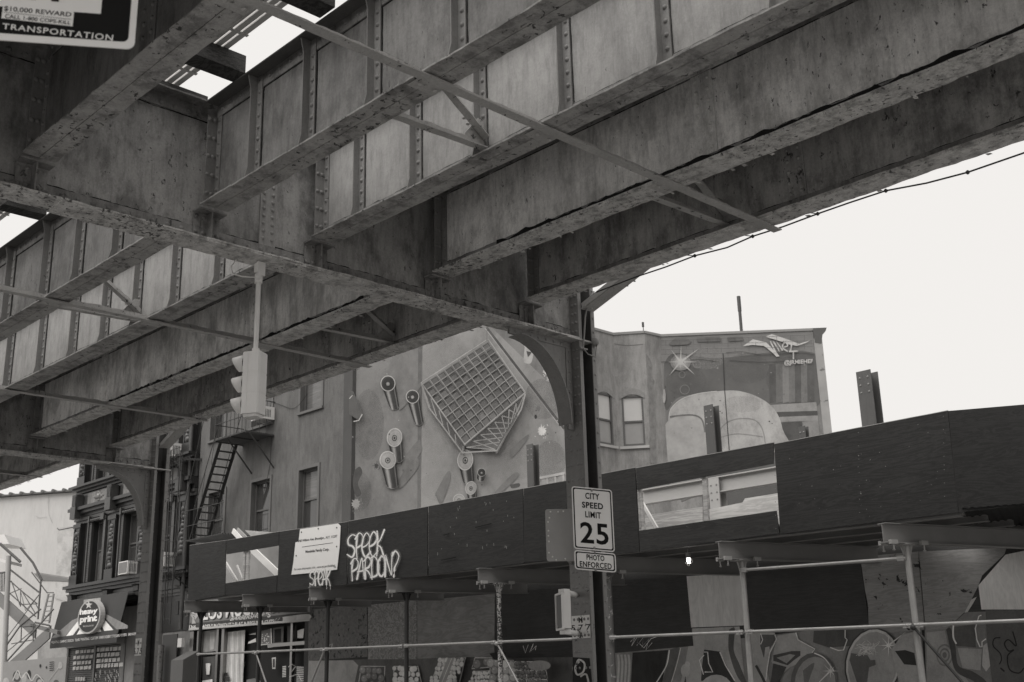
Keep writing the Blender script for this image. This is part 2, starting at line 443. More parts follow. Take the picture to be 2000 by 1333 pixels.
    return g


bays = [(-33.82, -22.24), (-21.88, -10.35), (-9.99, 1.7)]
A_ST = {0: [-32.5+1.1*i for i in range(9)], 1: [-20.6, -19.5, -18.6, -17.6, -16.5, -15.42, -14.19, -13.2, -12.14, -11.1], 2: [-9.2, -8.27, -7.27, -6.15, -5.1, -4.05, -3.0, -1.9]}
B_ST = {0: [-32.5+1.1*i for i in range(9)], 1: [-20.1, -18.9, -17.6, -16.42, -15.37, -14.4, -13.32, -12.2, -11.1], 2: [-9.32, -8.36, -7.38, -6.26, -5.14, -4.05, -3.0, -1.9]}
for bi, (x0, x1) in enumerate(bays):
    for y in (-2.2, -0.4, 1.9): plate_girder(y, x0, x1, GIRDS, [], [], True, 0.4)
    plate_girder(3.70, x0, x1, GIRDS, [], [-13.0] if bi == 1 else [-7.9] if bi == 2 else [], True)
    plate_girder(5.52, x0, x1, GIRD, A_ST[bi], [], True)
    plate_girder(6.885, x0, x1, GIRDL, B_ST[bi], [], True)
    plate_girder(8.63, x0, x1, GIRDC, [], [[-26, -29], [-19.2, -14.2], [-6.0]][bi], False)
    plate_girder(10.22, x0, x1, GIRDD, [], [[-26, -29], [-17.9, -13.6], [-6.0]][bi], False)

# ---- cross girders
def cross_girder(x, y0, y1):
    zb, zt = 6.055, 7.60
    mb = MB(); mb.box((x-0.01, y0, zb+0.02), (x+0.01, y1, zt-0.02))
    g = mb.build('cross_girder', CGP, EL)
    fl = MB()
    fl.strip((x-0.175, y0, zb), (x-0.175, y1, zb), (1, 0, 0), 0.35, (0, 0, 1), 0.018, jit=0.009)
    fl.strip((x-0.165, 3.95, zb-0.02), (x-0.165, 10.1, zb-0.02), (1, 0, 0), 0.33, (0, 0, 1), 0.0195, jit=0.008)
    for i in range(90):
        yy = random.uniform(3.9, 10.1); xx = x+random.choice((-0.17, 0.16, random.uniform(-0.16, 0.15))); a = random.uniform(0.02, 0.06)
        fl.face([(xx, yy, zb-0.021), (xx+a*0.4, yy+a, zb-0.021), (xx+a, yy+a*1.2, zb-0.021-random.uniform(0.004, 0.025)), (xx+a*0.9, yy+a*0.1, zb-0.021-random.uniform(0, 0.012))])
    fl.build('bottom_flange', FLNG, g)
    an = MB()
    for sg in (-1, 1):
        an.box((x+sg*0.01, y0, zb+0.018), (x+sg*0.026, y1, zb+0.165)); an.box((x+sg*0.01, y0, zt-0.165), (x+sg*0.026, y1, zt-0.018))
        rivet_row(an, (x+sg*0.026, y0+0.1, zb+0.10), (x+sg*0.026, y1-0.05, zb+0.10), 0.155, (sg, 0, 0), 0.02)
        rivet_row(an, (x+sg*0.026, y0+0.1, zt-0.12), (x+sg*0.026, y1-0.05, zt-0.12), 0.155, (sg, 0, 0), 0.02)
    an.strip((x-0.175, y0, zt-0.018), (x-0.175, y1, zt-0.018), (1, 0, 0), 0.35, (0, 0, 1), 0.018, jit=0.003)
    an.build('flange_angle', ANGL, g)
    rs = MB()  # painted shadow lines where the angles meet the web
    for sg in (-1, 1):
        for z in (zb+0.166, zt-0.178): rs.strip((x+sg*0.0105, y0+0.05, z), (x+sg*0.0105, y1-0.05, z), (0, 0, 1), 0.012, (sg, 0, 0), 0.004, 0.05, 0.0, 0.003, 0.008)
    rs.build('seam_shadow', RUST_SHADE, g)
    for y in (3.70, 5.52, 6.885, 8.63, 10.22):
        for sg in (-1, 1):
            ss = MB()
            ss.box((x+sg*0.027, y-0.16, ZB-0.035), (x+sg*0.17, y+0.16, ZB-0.018))       # seat
            ss.box((x+sg*0.0272, y-0.15, zb+0.03), (x+sg*0.04, y+0.15, ZB-0.036))
            ss.box((x+sg*0.041, y-0.008, zb+0.02), (x+sg*0.155, y+0.008, ZB-0.036))
            ss.box((x+sg*0.041, y-0.07, zb+0.02), (x+sg*0.052, y-0.009, ZB-0.036))
            for dy in (-0.125, 0.12, -0.045, 0.06):
                rivet_row(ss, (x+sg*(0.052 if dy == -0.045 else 0.04), y+dy, zb+0.1), (x+sg*(0.052 if dy == -0.045 else 0.04), y+dy, ZB-0.08), 0.085, (sg, 0, 0), 0.017)
            ss.build('girder_seat', ANGL, g)
    wb = MB(); y = 6.26
    for sg in (-1, 1):
        wb.box((x+sg*0.0105, y-0.1, zb+0.02), (x+sg*0.0245, y+0.1, zt-0.166))
        for dy in (-0.055, 0.055): rivet_row(wb, (x+sg*0.0245, y+dy, zb+0.24), (x+sg*0.0245, y+dy, zt-0.25), 0.085, (sg, 0, 0), 0.017)
    wb.build('splice_plate', GIRDL, g)
    return g
for x in CGX[:3]: cross_girder(x, -2.8, 11.06)

# ---- columns with curved knee brackets
def column(x):
    y0, y1, ztop = 11.062, 11.385, 6.95
    mb = MB()
    mb.box((x-0.17, y0, 0.0), (x+0.17, y0+0.025, ztop))
    mb.box((x-0.17, y1-0.07, 0.0), (x+0.17, y1, ztop))
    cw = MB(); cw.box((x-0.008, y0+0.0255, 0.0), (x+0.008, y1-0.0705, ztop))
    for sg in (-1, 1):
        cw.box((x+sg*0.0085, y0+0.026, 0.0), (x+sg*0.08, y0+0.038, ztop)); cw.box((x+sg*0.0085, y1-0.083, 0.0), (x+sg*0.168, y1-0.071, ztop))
        mb.box((x+sg*0.135, y0+0.0255, 0.0), (x+sg*0.17, y0+0.06, ztop))
    rv = mb
    for dx in (-0.12, -0.055, 0.055, 0.12): rivet_row(rv, (x+dx, y0, 0.4), (x+dx, y0, 4.75), 0.19, (0, -1, 0), 0.015)
    for dx in (0.06, 0.12): rivet_row(rv, (x+dx, y0, 4.9), (x+dx, y0, 6.8), 0.12, (0, -1, 0), 0.017)
    rivet_row(rv, (x+0.17, y1-0.03, 0.4), (x+0.17, y1-0.03, 6.8), 0.2, (1, 0, 0), 0.014)
    for sg in (-1, 1): rivet_row(rv, (x+sg*0.008, y0+0.14, 0.5), (x+sg*0.008, y0+0.14, 6.0), 0.2, (sg, 0, 0), 0.012)
    c = mb.build('column', COLM, EL)
    cw.build('column_web', RECD, c)
    cp = MB()
    cp.box((x-0.19, y0-0.25, 6.032), (x+0.19, y1+0.03, 6.0535)); cp.build('cap_plate', BRAC, c)
    # knee bracket: web plate with a curved flange
    arc = []
    for i in range(15):
        t = i/14*math.pi/2
        arc.append((10.02+0.90*math.sin(t), 4.88+1.07*math.cos(t)))
    kb = MB()
    pts = [(9.80, 6.03)]+[(a, b) for a, b in arc]+[(11.058, 4.80), (11.058, 6.03)]
    kb.prism([(x-0.007, a, b) for a, b in pts], (0.014, 0, 0))
    k = kb.build('knee_bracket', COLM, EL)
    kf = MB()
    vs = []; fs = []
    for i, (a, b) in enumerate(arc):
        for sx in (-0.12, 0.12):
            vs += [(x+sx, a, b)]
        t = i/14*math.pi/2
        vs += [(x+0.12, a-0.014*math.sin(t), b-0.014*math.cos(t)), (x-0.12, a-0.014*math.sin(t), b-0.014*math.cos(t))]
    for i in range(14):
        o = i*4
        for q in range(4): fs.append([o+q, o+(q+1) % 4, o+4+(q+1) % 4, o+4+q])
    fs += [[0, 3, 2, 1], [56, 57, 58, 59]]
    kf.smooth = False; kf.add(vs, fs); kf.build('curved_flange', COLM, k)
    kr = MB()
    for i in range(1, 14):
        a, b = arc[i]; t = i/14*math.pi/2
        for sg in (-1, 1): kr.dome((x+sg*0.007, a+0.05*math.sin(t), b+0.05*math.cos(t)), (sg, 0, 0), 0.015)
    for sg in (-1, 1):
        kr.box((x+sg*0.0072, 9.9, 5.945), (x+sg*0.019, 11.05, 6.03)); kr.box((x+sg*0.0072, 10.95, 4.82), (x+sg*0.019, 11.057, 5.944))
        rivet_row(kr, (x+sg*0.019, 10.0, 5.985), (x+sg*0.019, 11.0, 5.985), 0.13, (sg, 0, 0), 0.016)
        rivet_row(kr, (x+sg*0.019, 11.0, 4.9), (x+sg*0.019, 11.0, 5.9), 0.13, (sg, 0, 0), 0.016)
    kr.build('bracket_angles', COLM, k)
    # base plate and lower guard
    b = MB(); b.box((x-0.25, y0-0.1, 0.151), (x+0.25, y1+0.1, 0.19)); b.build('base_plate', COLM, c)
    # longitudinal knee strut up to the outer girder
    s = MB(); s.bar((x+0.17, 11.25, 6.50), (x+1.9, 11.0, 6.90), 0.22, 0.02); s.bar((x+0.17, 11.15, 6.53), (x+1.9, 10.9, 6.94), 0.014, 0.1)
    for i in range(7): s.dome((x+0.25+i*0.13, 11.25, 6.508+i*0.03), (0, 0, -1), 0.014)
    s.build('knee_strut', BRAC, EL)
    return c
COL1 = column(CGX[0])
COL2 = column(CGX[1])


def painted_number(c, x, z, h, rows, w2=0.16):
    y0 = 11.062
    a = MB(); a.box((x-w2, y0-0.003, z), (x+w2, y0-0.0005, z+h))
    pl = a.build('painted_number', surf('flaking_white_paint', 0.75, 0.15, 4, peel=0.60, peelg=0.1, pscale=14, rough=0.8), c)
    lt = MB()
    for i, row in enumerate(rows):
        zt_ = z+h-0.02-i*h/len(rows); zb_ = zt_-h/len(rows)*0.74; hw = 0.034*len(row)
        letter(lt, row, (x-hw, y0-0.004, zt_), (x+hw, y0-0.004, zt_), (x+hw, y0-0.004, zb_), (x-hw, y0-0.004, zb_), bold=0.02)
    lt.build('lettering', surf('worn_black_paint', 0.03, 0.2, 5, peel=0.62, peelg=0.6, pscale=20), pl)
painted_number(COL1, CGX[0]-0.01, at(1135, 1247, Y=11.06).z, 0.28, ['M', '5 7 7', 'A'], 0.155)
painted_number(COL2, CGX[1]-0.03, at(255, 1282, Y=11.06).z, 0.33, ['M', '5 7 5'], 0.13)

# sprayed tag low on the first column
tg = Art(0.003, Y=11.062)
tg.line([(1124, 1300), (1131, 1289), (1142, 1296), (1138, 1312), (1124, 1318), (1120, 1303), (1130, 1292)], 3.2, 0.55, True)
tg.line([(1126, 1322), (1140, 1320), (1150, 1330)], 3, 0.5, True)
tg.poly([(1119, 1284), (1152, 1286), (1158, 1345), (1119, 1345)], 0.03)
tg.line([(1126, 1300), (1131, 1289), (1142, 1296), (1140, 1312), (1128, 1318), (1124, 1303), (1132, 1292)], 3.6, 0.55, True); tg.line([(1134, 1322), (1146, 1318), (1152, 1345)], 3.6, 0.5, True)
tg.build('sprayed_tag', COL1)

# ---- bottom lateral braces and cross frames
def angle_bar(mb, p, q, w=0.085, h=0.085, t=0.012):
    p, q = V(*p), V(*q)
    d = (q-p).normalized(); sd_ = d.cross(VZ); sd_.normalize(); u = sd_.cross(d)
    mb.strip(p, q, sd_, w, u, t, 0.08, 0.003)
    mb.strip(p+u*t, q+u*t, sd_, t, u, h, 0.08, 0.002)
for x, y0, y1 in ((-6.5, 3.3, 10.5), (-13.87, 1.9, 10.45), (-18.68, 1.9, 10.4), (-26.0, 1.9, 10.4), (-1.9, 1.9, 10.4)):
    b = MB(); angle_bar(b, (x, y0, ZB-0.035), (x, y1, ZB-0.035), 0.105, 0.08)
    for y in (3.7, 5.52, 6.885, 8.63, 10.22):
        if y > y0: b.box((x-0.16, y-0.14, ZB-0.0195), (x+0.1, y+0.14, ZB-0.0175)); [b.dome((x-0.06, y+dy, ZB-0.036), (0, 0, -1), 0.015) for dy in (-0.08, 0.08)]
    b.build('brace', BRAC, EL)
for x, ya, yb in ((-7.32, 5.52, 6.885), (-14.33, 5.52, 6.885), (-12.95, 8.63, 10.22), (-6.95, 8.63, 10.22), (-3.4, 5.52, 6.885)):
    b = MB(); angle_bar(b, (x, ya+0.05, ZB+0.05), (x, yb-0.06, ZB+0.09), 0.09, 0.08); b.build('cross_frame_strut', BRAC, EL)
    d = MB(); angle_bar(d, (x+0.02, ya+0.1, ZT-0.18), (x+0.02, yb-0.05, ZB+0.2), 0.09, 0.08)
    for k in range(4): d.dome((x-0.02, yb-0.11-k*0.05, ZB+0.24+k*0.045), (0, 0, -1), 0.014)
    d.build('cross_frame_diagonal', BRAC, EL)
    gp = MB(); gp.prism([(x, yb-0.02, ZB+0.13), (x, yb-0.28, ZB+0.13), (x, yb-0.28, ZB+0.2), (x, yb-0.1, ZB+0.42), (x, yb-0.02, ZB+0.42)], (0.012, 0, 0)); gp.build('gusset_plate', BRAC, EL); gp = MB()
    gp.prism([(x, ya+0.02, ZT-0.16), (x, ya+0.26, ZT-0.16), (x, ya+0.26, ZT-0.24), (x, ya+0.1, ZT-0.4), (x, ya+0.02, ZT-0.4)], (0.012, 0, 0))
    gp.build('gusset_plate', BRAC, EL)

# ---- timber deck, long ties and the slatted walkway
def deck(y0, y1, x0=-33.5, x1=1.8, gap=0.53, wd=0.25):
    d = MB(); x = x0
    while x < x1:
        d.box((x, y0, ZT+0.06), (x+wd+random.uniform(-0.01, 0.01), y1+random.uniform(-0.03, 0.03), ZT+0.26)); x += gap
    return d
deck(1.4, 3.86).build('track_ties', TIMB, EL)
deck(-2.6, 0.9).build('track_ties', TIMB, EL)
deck(7.0, 10.5).build('track_ties', TIMB, EL)
p = MB(); p.box((-33.5, -2.6, ZT+0.265), (1.8, 3.83, ZT+0.30)); p.box((-33.5, 6.95, ZT+0.265), (1.8, 10.4, ZT+0.30)); p.build('deck_planks', TIMB, EL)
ral = MB()
for y in (1.95, 3.45, 7.9, 9.4):
    ral.box((-33.5, y-0.035, ZT+0.301), (1.8, y+0.035, ZT+0.44)); ral.box((-33.5, y-0.07, ZT+0.3005), (1.8, y+0.07, ZT+0.315))
ral.build('running_rails', plain(0.2, 0.4, 1.0), EL)
for x in (-32.6, -28.1, -23.3, -18.7, -14.3, -9.44, -4.9):
    t = MB(); t.box((x-0.12, 3.5, ZT+0.062), (x+0.12, 5.42, ZT+0.262)); t.build('long_tie', TIMB, EL)
t = MB(); t.box((-7.98, 3.5, ZT+0.062), (-7.74, 5.40, ZT+0.262)); t.build('long_tie', TIMB, EL)
t = MB(); t.box((-10.36, 3.5, ZT+0.062), (-10.16, 5.47, ZT+0.16)); t.build('long_tie', TIMB, EL)
sl_ = MB()
for i in range(4): sl_.box((-33.5, 4.90+i*0.085, ZT+0.265), (1.6, 4.962+i*0.085, ZT+0.30))
x = -33
while x < 1.5:
    sl_.box((x, 4.89, ZT+0.255), (x+0.04, 5.23, ZT+0.2645)); x += 0.5
sl_.build('walkway_slats', GALV, EL)
hp = MB()
for x in (-15.6, -12.9, -10.9, -8.2, -5.5):
    hp.box((x, 5.0, ZT+0.32), (x+0.11, 5.09, ZT+1.4)); hp.box((x-0.05, 4.97, ZT+0.311), (x+0.16, 5.12, ZT+0.36))
hp.box((-16, 5.02, ZT+1.35), (1, 5.06, ZT+1.41)); hp.box((-16, 5.02, ZT+0.85), (1, 5.06, ZT+0.9))
hp.build('walkway_rail', plain(0.16), EL)
bx = MB(); bx.box((-8.25, 4.75, ZT+0.32), (-7.6, 5.2, ZT+0.85)); bx.box((-8.1, 5.2, ZT+0.35), (-7.95, 5.26, ZT+0.8)); bx.build('junction_box', plain(0.3), EL)
# old timber nailing blocks and bits of brick on the far left
# ================================================================== things hung on the railway
SIGW = surf('sign_white', 0.8, 0.05, 3, rough=0.5, bump=0.05)
SIGB = surf('sign_black', 0.012, 0.1, 3, rough=0.8, bump=0.05, spec=0.15)
SIGG = surf('sign_back_metal', 0.33, 0.2, 2, rough=0.45, metal=0.6, bump=0.1)


def sheet(mb, P0, u, v, w, h, th, n, rad=0.03, seg=4):
    """rounded plate: lower-left corner P0, in-plane axes u,v, thickness th against n"""
    pts = []
    for cx, cy, a0 in ((rad, rad, 180), (w-rad, rad, 270), (w-rad, h-rad, 0), (rad, h-rad, 90)):
        for i in range(seg+1):
            a = R(a0+90*i/seg); pts.append(P0+u*(cx+rad*math.cos(a))+v*(cy+rad*math.sin(a)))
    mb.prism(pts, -n*th)


# -- near sign, hung from the girder above the pavement
su = V(0.555, 0.832, 0).normalized(); sn = V(su.y, -su.x, 0)
SP = (at(130, 50, D=4.5), sn)
cBR = at(262, 97, P=SP)
TS = thing('transit_sign', (cBR-su*0.3), 'black and white transportation sign with a reward sticker hanging close overhead', 'sign')
w_ = 0.62; h_ = 0.74
P0 = cBR-su*w_
m = MB(); sheet(m, P0, su, VZ, w_, h_, 0.004, sn, 0.03); m.build('sign_plate', SIGW, TS)
m = MB(); sheet(m, P0+su*0.025+VZ*0.03+sn*0.001, su, VZ, w_-0.05, h_-0.06, 0.0008, sn, 0.022); m.build('black_panel', SIGB, TS)
m = MB(); a = at(197, 28, P=SP)+sn*0.002; q = V(P0.x, P0.y, a.z)+su*0.03+sn*0.002
m.prism([q, a, a+VZ*0.5, q+VZ*0.5], -sn*0.0006); m.build('white_panel', SIGW, TS)
ar = Art(0.0034, P=SP)
ar.text('H', [(57, -90), (117, -86), (115, 5), (56, 0)], SIGB, bold=0.03)
ar.text('TRANSPORTATION', [(6, 47), (222, 70), (220, 82), (5, 58)], SIGW, bold=0.01, spacing=1.15)
ar.build('lettering', TS)
st = Art(0.003, P=SP)
st.poly([(7, 9), (145, 25), (142, 53), (3, 37)], SIGW)
st.text('$10,000 REWARD', [(9, 13), (141, 26), (139, 36), (8, 24)], SIGB, bold=0.015)
st.text('CALL 1-800 COPS-KILL', [(11, 29), (139, 43), (138, 50), (10, 37)], SIGB, bold=0.01)
st.line([(7, 25.5), (140, 40)], 0.7, SIGB)
st.build('reward_sticker', TS)
m = MB()
for k in (0.12, 0.5):
    p = P0+su*k-sn*0.012+VZ*0.3
    m.bar(p, V(p.x, p.y, 6.40), 0.04, 0.008, up=sn)
m.bar(V(P0.x, P0.y, 6.41)-su*0.1-sn*0.012, V(P0.x, P0.y, 6.41)+su*0.75-sn*0.012, 0.06, 0.06)
q = P0+su*0.3; m.bar(V(q.x, q.y, 6.42)-sn*0.01, V(q.x, 1.9, 6.395), 0.06, 0.04)
m.build('hanger', SIGG, TS)

# -- traffic signal
TX, TY = CGX[0]-0.05, 6.22
TSIG = thing('traffic_signal', (TX, TY, 4.1), 'pale three-lamp traffic signal hanging on a pipe from the girder', 'traffic light')
SIGP = surf('signal_grey_paint', 0.78, 0.08, 2.0, streak=0.05, rough=0.5, bump=0.05)
zt_, zb_ = at(498, 690, X=TX).z, at(498, 812, X=TX).z
m = MB(); m.tube([(TX, TY, zt_), (TX, TY, 6.0)], 0.026, 10)
m.tube([(TX, TY, 5.80), (TX, TY, 5.90)], 0.042, 10); m.tube([(TX, TY, zt_+0.002), (TX, TY, zt_+0.05)], 0.04, 10)
m.box((TX-0.05, TY-0.03, 5.93), (TX+0.05, TY+0.03, 6.03)); m.box((TX+0.03, TY-0.045, 5.88), (TX+0.055, TY+0.045, 6.03))
m.dome((TX+0.03, TY-0.03, 5.86), (1, 0, 0), 0.03); m.build('hanger_pipe', SIGP, TSIG)
fd = V(-0.86, -0.51, 0).normalized(); sdv = V(-fd.y, fd.x, 0)
C0 = V(TX, TY, zb_); H = zt_-zb_
m = MB()
prf = [(-0.10, -0.075), (-0.085, -0.10), (0.085, -0.10), (0.10, -0.085), (0.10, 0.085), (0.085, 0.10), (-0.085, 0.10), (-0.10, 0.075)]
for k in range(3):
    z0 = k*H/3+0.004
    m.prism([C0+fd*a+sdv*b+VZ*z0 for a, b in prf], VZ*(H/3-0.014))
m.prism([C0+fd*a*0.97+sdv*b*0.97+VZ*0.002 for a, b in prf], VZ*(H-0.004))
m.prism([C0+fd*a*0.8+sdv*b*0.8-VZ*0.03 for a, b in prf], VZ*0.03)
for sg in (-1, 1):
    m.obox(C0+sdv*sg*0.101+fd*0.035+VZ*H/2, fd*0.004, sdv*0.003, VZ*H*0.48)
m.build('housing', SIGP, TSIG)
for k in range(3):
    cz = C0+VZ*(H/6+k*H/3)+fd*0.10
    vs = []; fs = []; n = 15
    for i in range(n):
        t = R(-60+300*i/(n-1))
        e = sdv*math.cos(t)+VZ*math.sin(t)
        ln = 0.05+0.10*(0.5+0.5*math.sin(t))
        for rr in (0.098, 0.104): vs += [cz+e*rr, cz+e*rr*0.95+fd*ln-VZ*ln*0.12]
    for i in range(n-1):
        o = i*4; fs += [[o, o+1, o+5, o+4], [o+2, o+6, o+7, o+3], [o+1, o+3, o+7, o+5], [o, o+4, o+6, o+2]]
    v = MB(); v.smooth = True; v.add(vs, fs); vo = v.build('visor', SIGP, TSIG)
    ln_ = MB(); ln_.tube([cz+fd*0.0005, cz+fd*0.012], 0.095, 16); ln_.build('lens', plain(0.06, 0.2), TSIG)
m = MB()
for k in range(3): m.obox(C0-sdv*0.1035+fd*0.06+VZ*(k*H/3+H/6), fd*0.002, sdv*0.001, VZ*(H/6-0.012))
for k in range(1, 3): m.obox(C0-sdv*0.0995+VZ*k*H/3, fd*0.094, sdv*0.003, VZ*0.003)
m.build('door_seam', plain(0.12), TSIG)
m = MB(); m.dome(C0+sdv*-0.104+VZ*H*0.66-fd*0.06, -sdv, 0.008); m.dome(C0+sdv*-0.104+VZ*H*0.33-fd*0.06, -sdv, 0.008); m.build('hinge_pins', SIGB, TSIG)
m = MB(); m.tube([V(TX, TY-0.02, 5.86), V(TX-0.05, TY-0.18, 5.85), V(TX-0.08, TY-0.27, 5.87), V(TX-0.08, TY-0.29, 5.95), V(TX-0.07, TY-0.24, 6.03)], 0.008, 6); m.build('cable_loop', SIGP, TSIG)

# -- cable along the outer girder
cp_ = [(2060, 268), (2000, 299), (1890, 337), (1810, 358), (1730, 373), (1660, 396), (1597, 418), (1530, 443), (1470, 462), (1420, 484), (1357, 500), (1300, 522), (1240, 542), (1165, 571)]
m = MB(); m.tube([at(a, b, Y=10.62) for a, b in cp_], 0.009, 6)
CB = m.build('power_cable', plain(0.03), None, label='black sagging cable clipped along the outer edge of the railway girder', cat='cable')
for a, b in ((1890, 337), (1730, 373), (1597, 418), (1470, 462), (1357, 500)):
    q = at(a, b, Y=10.62); k = MB(); k.obox(q, V(0.015, 0, 0), V(0, 0.012, 0), V(0, 0, 0.013)); k.dome(q+VZ*0.013, (0, 0, 1), 0.010); k.dome(q-VZ*0.013, (0, 0, -1), 0.010); [k.tube([q, V(q.x+0.02, 10.38, ZB+0.01)], 0.006, 5) for _ in range(1 if a < 1700 else 0)]
    k.build('clip', plain(0.05), CB)
m = MB()
q = [(1160, 570), (1148, 590), (1143, 620), (1141, 655), (1139, 680)]
m.tube([at(a, b, X=-9.96) for a, b in q], 0.012, 6)
m.tube([at(a, b, X=-9.92) for a, b in [(1139, 680), (1148, 692), (1163, 698), (1164, 688), (1166, 672), (1160, 666)]], 0.008, 6)
m.obox(at(1138, 682, X=-9.95), V(0.03, 0, 0), V(0, 0.07, 0), V(0, 0, 0.01)); m.dome(at(1162, 668, X=-9.95), (1, 0, 0), 0.05)
m.build('column_cable', plain(0.22), None, label='looped grey conduit tied to the top of the central steel column', cat='conduit')

# -- speed limit signs on the first column
def plate_sign(name, q, label, cat, group, lines, inner, D=13.62):
    """q: TL, TR, BR, BL pixels"""
    n = V(0.83, -0.55, 0).normalized(); P_ = (at(1158, 1030, D=D), n)
    T_ = thing(name, at((q[2][0]+q[3][0])/2, (q[2][1]+q[3][1])/2, P=P_), label, cat, group)
    c = [at(*p_, P=P_) for p_ in q]
    u = (c[2]-c[3]); wd = u.length; u.normalize(); hh = (c[0].z-c[3].z+c[1].z-c[2].z)/2
    pm = MB(); sheet(pm, c[3], u, VZ, wd, hh, 0.004, n, 0.035); pm.build('sign_plate', surf('worn_sign_white', 0.82, 0.07, 2.5, peel=0.72, peelg=0.3, pscale=12, rough=0.45, bump=0.1), T_)
    b = 0.014; t = 0.014; bm = MB(); o = c[3]+n*0.002
    def fr(i): 
        pts = []
        r_ = 0.022
        for cx, cy, a0 in ((b+i+r_, b+i+r_, 180), (wd-b-i-r_, b+i+r_, 270), (wd-b-i-r_, hh-b-i-r_, 0), (b+i+r_, hh-b-i-r_, 90)):
            for k in range(5):
                a = R(a0+22.5*k); pts.append(o+u*(cx+r_*math.cos(a))+VZ*(cy+r_*math.sin(a)))
        return pts
    A_, B_ = fr(0), fr(t); nn = len(A_)
    bm.add(A_+B_, [[k, (k+1) % nn, nn+(k+1) % nn, nn+k] for k in range(nn)]); bm.build('border', SIGB, T_)
    lt = MB()
    for body, x0, x1, z1, z0, bd in lines:      # fractions of the plate
        f = lambda a, z: o+u*(a*wd)+VZ*(z*hh)+n*0.001
        letter(lt, body, f(x0, z1), f(x1, z1), f(x1, z0), f(x0, z0), bold=bd, spacing=1.08)
    lt.build('lettering', SIGB, T_)
    bo = MB()
    for z in (0.96, 0.04): bo.dome(c[3]+u*wd*0.5+VZ*hh*z+n*0.001, n, 0.012)
    bo.build('bolts', SIGG, T_)
    for z in (0.3, 0.75):
        ba = MB(); q_ = c[3]+u*wd*0.42+VZ*hh*z-n*0.004; ba.bar(q_, q_-n*0.35, 0.04, 0.03); ba.build('bracket', SIGG, T_)
plate_sign('speed_limit_sign', [(1115, 950), (1196, 957), (1201, 1079), (1121, 1072)], 'white speed limit sign reading 25 on the central steel column', 'sign', None,
           [('CITY', 0.33, 0.68, 0.915, 0.815, 0.025), ('SPEED', 0.24, 0.76, 0.765, 0.665, 0.025), ('LIMIT', 0.31, 0.70, 0.615, 0.515, 0.02), ('25', 0.17, 0.86, 0.44, 0.10, 0.018)], True)
plate_sign('photo_enforced_sign', [(1120, 1075), (1201, 1081), (1204, 1119), (1123, 1112)], 'small white photo enforced sign below the speed limit sign', 'sign', None,
           [('PHOTO', 0.29, 0.72, 0.83, 0.54, 0.02), ('ENFORCED', 0.12, 0.89, 0.45, 0.15, 0.02)], True)
# -- back of a sign at the column's far side
n = V(0.78, -0.62, 0).normalized(); u = V(0.62, 0.78, 0).normalized(); PB = (at(1090, 1040, D=14.0), n)
SB = thing('turned_sign', at(1090, 1098, P=PB), 'bare metal back of a sign turned away beside the central column', 'sign')
m = MB(); a = at(1068, 1097, P=PB); sheet(m, a, u, VZ, 0.42, at(1066, 995, P=PB).z-a.z, 0.004, n, 0.03); m.build('sign_plate', SIGG, SB)
m = MB()
for x_, y_ in [(1075, 1000), (1073, 1012), (1070, 1020), (1071, 1037), (1071, 1047), (1072, 1058), (1072, 1080), (1079, 1088), (1090, 1000), (1100, 999), (1086, 1094), (1104, 1092)]: m.dome(at(x_, y_, P=PB)+n*0.0005, n, 0.008)
m.build('rivets', plain(0.7, 0.3), SB)
for y_ in (1003, 1085): q = at(1105, y_, P=PB); m = MB(); m.bar(q-n*0.01, V(-10.3, 11.05, q.z), 0.03, 0.04); m.build('bracket', SIGG, SB)
# -- pedestrian signal
fd2 = V(-0.55, -0.835, 0).normalized(); sd2 = V(-fd2.y, fd2.x, 0)
c = at(1100, 1195, D=14.1); PS = thing('pedestrian_signal', c-VZ*0.25, 'white pedestrian signal box clamped low on the central column', 'pedestrian signal')
m = MB(); hz = 0.205
m.prism([c+fd2*a+sd2*b-VZ*hz for a, b in [(-0.07, -0.12), (-0.05, -0.15), (0.03, -0.165), (0.03, 0.165), (-0.05, 0.15), (-0.07, 0.12)]], VZ*2*hz); m.build('housing', surf('signal_white', 0.7, 0.1, 3, rough=0.5), PS)
m = MB()
for a in (-0.17, 0.17): m.obox(c+fd2*0.045+sd2*a, fd2*0.014, sd2*0.012, VZ*0.22)
for z in (-0.21, 0.21): m.obox(c+fd2*0.045+VZ*z, fd2*0.014, sd2*0.157, VZ*0.012)
m.build('hood', surf('signal_white', 0.7), PS)
m = MB(); m.obox(c+fd2*0.037, fd2*0.004, sd2*0.155, VZ*0.195); m.build('lens', plain(0.08, 0.3), PS)
for z in (-0.24, 0.24):
    p = c+VZ*z-fd2*0.02; m = MB(); m.tube([p, V(-10.33, 11.2, p.z)], 0.035, 8); m.box((p.x-0.05, p.y-0.05, p.z-0.03), (p.x+0.05, p.y+0.05, p.z+0.03))
    m.build('bracket_arm', surf('signal_white', 0.7), PS)

